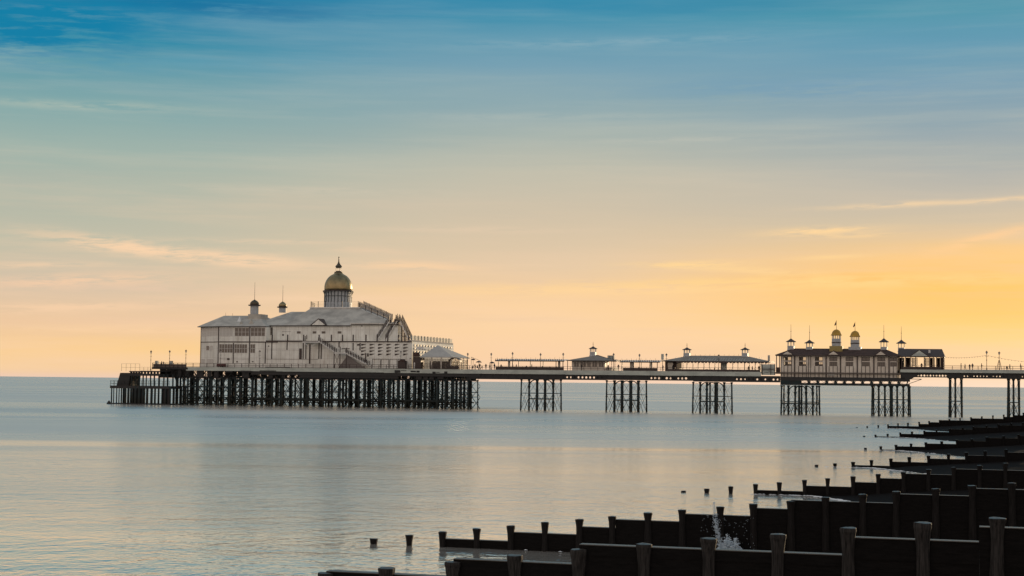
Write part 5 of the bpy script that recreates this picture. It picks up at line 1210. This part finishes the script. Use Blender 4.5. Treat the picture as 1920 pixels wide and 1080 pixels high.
# ================================================================== LAMP POSTS
def make_lamp(h=4.3):
    t = thing('lamp_post', 'x', 'lamp post', (0, 0, 0), 'lamp posts along the pier')
    MB().tube((0, 0, 0), (0, 0, .5), .13, .1, 8).tube((0, 0, .5), (0, 0, h-.75), .065, .05, 8).lathe((0, 0, h*.52), [(.06, -.12), (.13, 0), (.06, .12)], 8).bar((-.32, 0, h-1.25), (.32, 0, h-1.25), .05).build('post', M_TRIM, t)
    MB().lathe((0, 0, h-.75), [(.10, 0), (.22, .42), (.22, .46)], 8).build('lantern', M_GLASSB, t)
    MB().lathe((0, 0, h-.3), [(.30, 0), (.26, .08), (.12, .2), (.05, .3), (.02, .42)], 8).build('lantern_cap', M_TRIM, t)
    return t
lamps = [(283, 656, -.4, 'lamp post farthest out, above the open landing stage', 694), (318, 656, .6, 'lamp post behind the dark boarded railing at the seaward end', 682), (348.5, 655, .6, 'lamp post just seaward of the white pavilion', 690),
 (414, 655.5, .5, 'lamp post before the chamfered corner wing of the domed pavilion', 690), (487, 656, .5, 'lamp post before the wing just left of the terrace', 690), (751.5, 657, .5, 'lamp post above the small dark kiosk by the louvres', 690),
 (877, 661, 12, 'lamp post rising behind the right eave of the canopy bar', 690), (921, 661, 1.2, 'lamp post in the gap between the canopy bar and the long shelter', 690), (961, 659.5, 1.2, 'lamp post at the left third of the long wind shelter', 690), (1013.5, 661.5, 1.2, 'lamp post at the right third of the long wind shelter', 690), (1056, 661, 1.2, 'lamp post at the right end of the long wind shelter', 690),
 (1150.5, 661.5, 1.2, 'lamp post by the right eave of the one-turret kiosk', 690), (1199, 663, 1.2, 'lamp post over the middle of the shorter wind shelter', 690), (1249.5, 662, 1.2, 'lamp post beside the upright board on the kiosk end', 690), (1347.5, 664, 1.2, 'lamp post before the middle of the two-turret kiosk roof', 690),
 (1850, 657, .5, 'lamp post holding up the string of lights on the promenade', 693), (1873.5, 658.5, .5, 'lamp post inside a splayed frame on the promenade', 693)]
proto = make_lamp()
for i, (x, y, v, lab, yb) in enumerate(lamps):
    zb = DZR if x > 1700 else (Z(x, 695, v) if x == 283 else DZ); h = Z(x, y, v)-zb; p = (U(x, v, 670), v, zb)
    if i == 0: o = proto; o.location = PF.world(p); o['label'] = lab
    else: o = dup(proto, p, lab)
    o.scale = (1.15, 1.15, h/4.42)
sf = thing('splayed_frame', 'splayed four-legged frame round the rightmost lamp post', 'frame', (U(1873.5), .5, DZR)); mb = MB(); uu = U(1873.5, .5)
for s_ in (-1, 1): mb.bar((uu+s_*.75, .5, DZR), (uu+s_*.12, .5, DZR+2.6), .08); mb.bar((uu+s_*.5, .9, DZR), (uu+s_*.1, .6, DZR+2.6), .08)
for q in (.8, 1.5, 2.1): mb.bar((uu-.45+q*.15, .5, DZR+q), (uu+.45-q*.15, .5, DZR+q), .06)
mb.build('frame', M_TRIM, sf)
# string of lights
sl = thing('string_lights', 'string of small bulbs sagging between the pavilion and the promenade lamp post', 'string lights', (U(1770), .5, DZR))
def strand(pts, nb):
    mb = MB(); P = []
    for (a, b, sag) in pts:
        for i in range(12):
            t = i/12; x = a[0]+(b[0]-a[0])*t; y = a[1]+(b[1]-a[1])*t+sag*4*t*(1-t); P.append((x, y))
    P.append(pts[-1][1]); W_ = [(U(x, .5, y), .5, Z(x, y, .5)) for x, y in P]
    for p, q in zip(W_, W_[1:]): mb.tube(p, q, .02, n=4)
    mb.build('cable', M_TRIM, sl)
    for i in range(nb):
        k = (i+.5)/nb*(len(W_)-1); j = int(k); f = k-j; p = Vector(W_[j])*(1-f)+Vector(W_[j+1])*f
        MB().lathe((p.x, p.y, p.z-.12), [(.03, -.1), (.09, 0), (.06, .08), (.03, .12)], 6).build('bulb', M_CREAM, sl)
strand([((1771, 669.5), (1850, 666), 2.6), ((1850, 666), (1950, 680), 2.5)], 32)

# ================================================================== PEOPLE
def person_mesh(name, pose):
    J = {'pelvis': (0, 0, .95, .13), 'waist': (0, 0, 1.1, .12), 'chest': (0, -.01, 1.33, .155), 'neck': (0, 0, 1.50, .06), 'head': (0, -.02, 1.62, .095), 'crown': (0, -.01, 1.71, .07)}
    Ed = [('pelvis', 'waist'), ('waist', 'chest'), ('chest', 'neck'), ('neck', 'head'), ('head', 'crown')]
    st = .2 if pose == 'walk' else (.0 if pose != 'sit' else 0)
    for s, n_ in ((-1, 'l'), (1, 'r')):
        d = st*s
        if pose == 'sit':
            J['hip'+n_] = (s*.09, 0, .92, .09); J['knee'+n_] = (s*.11, -.42, .90, .065); J['ank'+n_] = (s*.11, -.45, .50, .045); J['toe'+n_] = (s*.11, -.58, .46, .035)
        else:
            J['hip'+n_] = (s*.09, d*.1, .88, .09); J['knee'+n_] = (s*.10, d*.7-.03, .50, .062); J['ank'+n_] = (s*.10, d*1.3+.02, .08, .042); J['toe'+n_] = (s*.11, d*1.3-.13, .035, .035)
        J['sho'+n_] = (s*.19, 0, 1.42, .06); J['elb'+n_] = (s*.24, d*-.5+.03, 1.15, .045)
        J['wri'+n_] = (s*.22, -.1-d*.7, .93, .032) if pose != 'lean' else (s*.18, -.38, 1.08, .032)
        J['han'+n_] = (s*.22, -.14-d*.7, .85, .034) if pose != 'lean' else (s*.16, -.46, 1.08, .034)
        Ed += [('pelvis', 'hip'+n_), ('hip'+n_, 'knee'+n_), ('knee'+n_, 'ank'+n_), ('ank'+n_, 'toe'+n_), ('chest', 'sho'+n_), ('sho'+n_, 'elb'+n_), ('elb'+n_, 'wri'+n_), ('wri'+n_, 'han'+n_)]
    if pose == 'sit':
        for k in list(J): x, y, z, r_ = J[k]; J[k] = (x, y, z-.45, r_)
    ks = list(J); me = bpy.data.meshes.new(name); me.from_pydata([J[k][:3] for k in ks], [(ks.index(a), ks.index(b)) for a, b in Ed], [])
    o = bpy.data.objects.new(name, me); COL.objects.link(o); md = o.modifiers.new('s', 'SKIN'); md.use_smooth_shade = True
    for i, k in enumerate(ks): me.skin_vertices[0].data[i].radius = (J[k][3]*1.25, J[k][3]*1.1); me.skin_vertices[0].data[i].use_root = (k == 'pelvis')
    ss = o.modifiers.new('u', 'SUBSURF'); ss.levels = 1; ss.render_levels = 1
    dg = bpy.context.evaluated_depsgraph_get(); ev_ = o.evaluated_get(dg); m2 = bpy.data.meshes.new_from_object(ev_); m2.name = name
    bpy.data.objects.remove(o); return m2
PM = {}
def ensure_skin(me):
    pass
def person(x, v, rz, pose, m_, label, h=1.72, z=None, group=None):
    key = (pose, m_.name)
    if key not in PM:
        mm = PM.get(pose)
        if mm is None: mm = person_mesh('person', pose); PM[pose] = mm
        mm = mm.copy(); mm.materials.clear(); mm.materials.append(m_); PM[key] = mm
    o = bpy.data.objects.new('person', PM[key]); COL.objects.link(o)
    z = (DZR if x > 1690 else DZ) if z is None else z
    o.location = PF.world((U(x, v), v, z)); o.rotation_euler = (0, 0, TH+rz); s = h/1.74; o.scale = (s, s, s)
    setp(o, label, 'person', group)
try:
    m_test = person_mesh('person', 'walk'); PM['walk'] = m_test
except Exception as ex:
    print('skin fallback', ex)
    raise
HP = math.pi/2
g1 = 'people walking on the promenade'
person(1802, 3, HP, 'stand', M_CLOTH, 'person in dark coat, leftmost of the walkers on the open promenade', 1.9, group=g1)
person(1809.5, 3.5, -HP, 'walk', M_CLOTH3, 'person in dark blue clothes, second from the left on the open promenade', 1.72, group=g1)
person(1818.2, 3, 0, 'stand', M_CLOTH, 'shorter person in black, left one of the pair on the promenade', 1.62, group=g1)
person(1823.5, 3, .6, 'walk', M_CLOTH3, 'taller person in dark blue, right one of the pair on the promenade', 1.82, group=g1)
person(1840.5, 2, HP, 'lean', M_CLOTH2, 'person in brown coat just left of the promenade lamp post', 1.88, group=g1)
person(1888, 3, 0, 'sit', M_CLOTH, 'person in black sitting just left of a standing companion', 1.7, group=g1)
person(1893.5, 3, -HP, 'walk', M_CLOTH2, 'person in brown standing beside the seated companion', 1.72, group=g1)
person(1913.5, 2.5, HP, 'lean', M_CLOTH2, 'person in brown reaching forward near the right edge', 1.9, group=g1)
person(1728, 1.6, 0, 'stand', M_CLOTH, 'person in black standing under the porch gable', 1.8)
spots = [(886.5, 1.5, 'sit', M_CLOTH, 'seated person in black closest to the canopy bar'), (890.5, 3, 'stand', M_CLOTH2, 'person in brown standing under the dark parasol'), (895, 2, 'sit', M_CLOTH3, 'seated person in dark blue under the dark parasol'), (899.5, 3, 'stand', M_CLOTH, 'person in black at the right rim of the dark parasol'), (903.5, 2, 'sit', M_CLOTH2, 'seated person in brown right of the dark parasol'), (911, 2, 'stand', M_CLOTH2, 'slim person in brown alone in the gap before the long shelter'), (918.5, 3, 'stand', M_CLOTH, 'person in black under the small dark parasol'), (927, 2, 'stand', M_CLOTH3, 'person in dark blue at the left end of the long shelter'),
  (939.5, 5, 'stand', M_CLOTH, 'person in black inside the left end of the long shelter'), (968, 5, 'stand', M_CLOTH2, 'person in brown near the second lamp post of the long shelter'), (987, 4, 'sit', M_CLOTH, 'seated person in black at the middle of the long shelter'), (997, 5, 'stand', M_CLOTH3, 'person in dark blue behind the middle post of the long shelter'), (1017, 4, 'sit', M_CLOTH2, 'seated person in brown in the right half of the long shelter'),
  (1090.5, 2.2, 'stand', M_CLOTH, 'person in black before the windows of the one-turret kiosk'), (1140.5, 2.5, 'stand', M_CLOTH, 'person in black under the right eave of the one-turret kiosk'), (1159.5, 2, 'walk', M_CLOTH, 'person in black walking past the left end of the shorter shelter'), (1166, 3, 'stand', M_CLOTH3, 'person in dark blue leaning on the shorter shelter post'), (1198, 4, 'sit', M_CLOTH, 'seated person in black in the middle of the shorter shelter'), (1243, 2, 'walk', M_CLOTH, 'person in black between the shorter shelter and the two-turret kiosk'),
  (1262, 2.6, 'stand', M_CLOTH, 'person in black by the closed room of the two-turret kiosk'), (1403.5, 4, 'stand', M_CLOTH, 'person in black, left one of two under the right turret'), (1410.5, 4, 'stand', M_CLOTH3, 'person in dark blue, right one of two under the right turret'), (1423, 4, 'stand', M_CLOTH, 'person in black at the right end of the two-turret kiosk'),
  (303, 1.2, 'stand', M_CLOTH, 'person in black, left one of the pair behind the seaward boarded railing'), (306.5, 1.2, 'walk', M_CLOTH3, 'person in dark blue, right one of the pair behind the seaward boarded railing')]
for i, (x, v, po, m_, lab) in enumerate(spots): person(x, v, (i*1.3) % 6.28, po, m_, lab, 1.66+.05*(i % 4), group='people on the pier deck')
# two small plant boxes at the seaward rail
for i, x in enumerate((291, 317.5)):
    b = thing('store_box', ['grey upright box at the left end of the seaward boarded railing', 'grey upright box below the second lamp post'][i], 'box', (U(x), .8, DZ), 'upright boxes at the seaward rail')
    MB().box(U(x-2.4), U(x+2.4), .6, 1.4, DZ, DZ+1.7).build('body', M_FASCIA, b); MB().box(U(x-2.7), U(x+2.7), .55, 1.45, DZ+1.7, DZ+1.8).build('lid', M_TRIM, b)
bpy.context.view_layer.update()
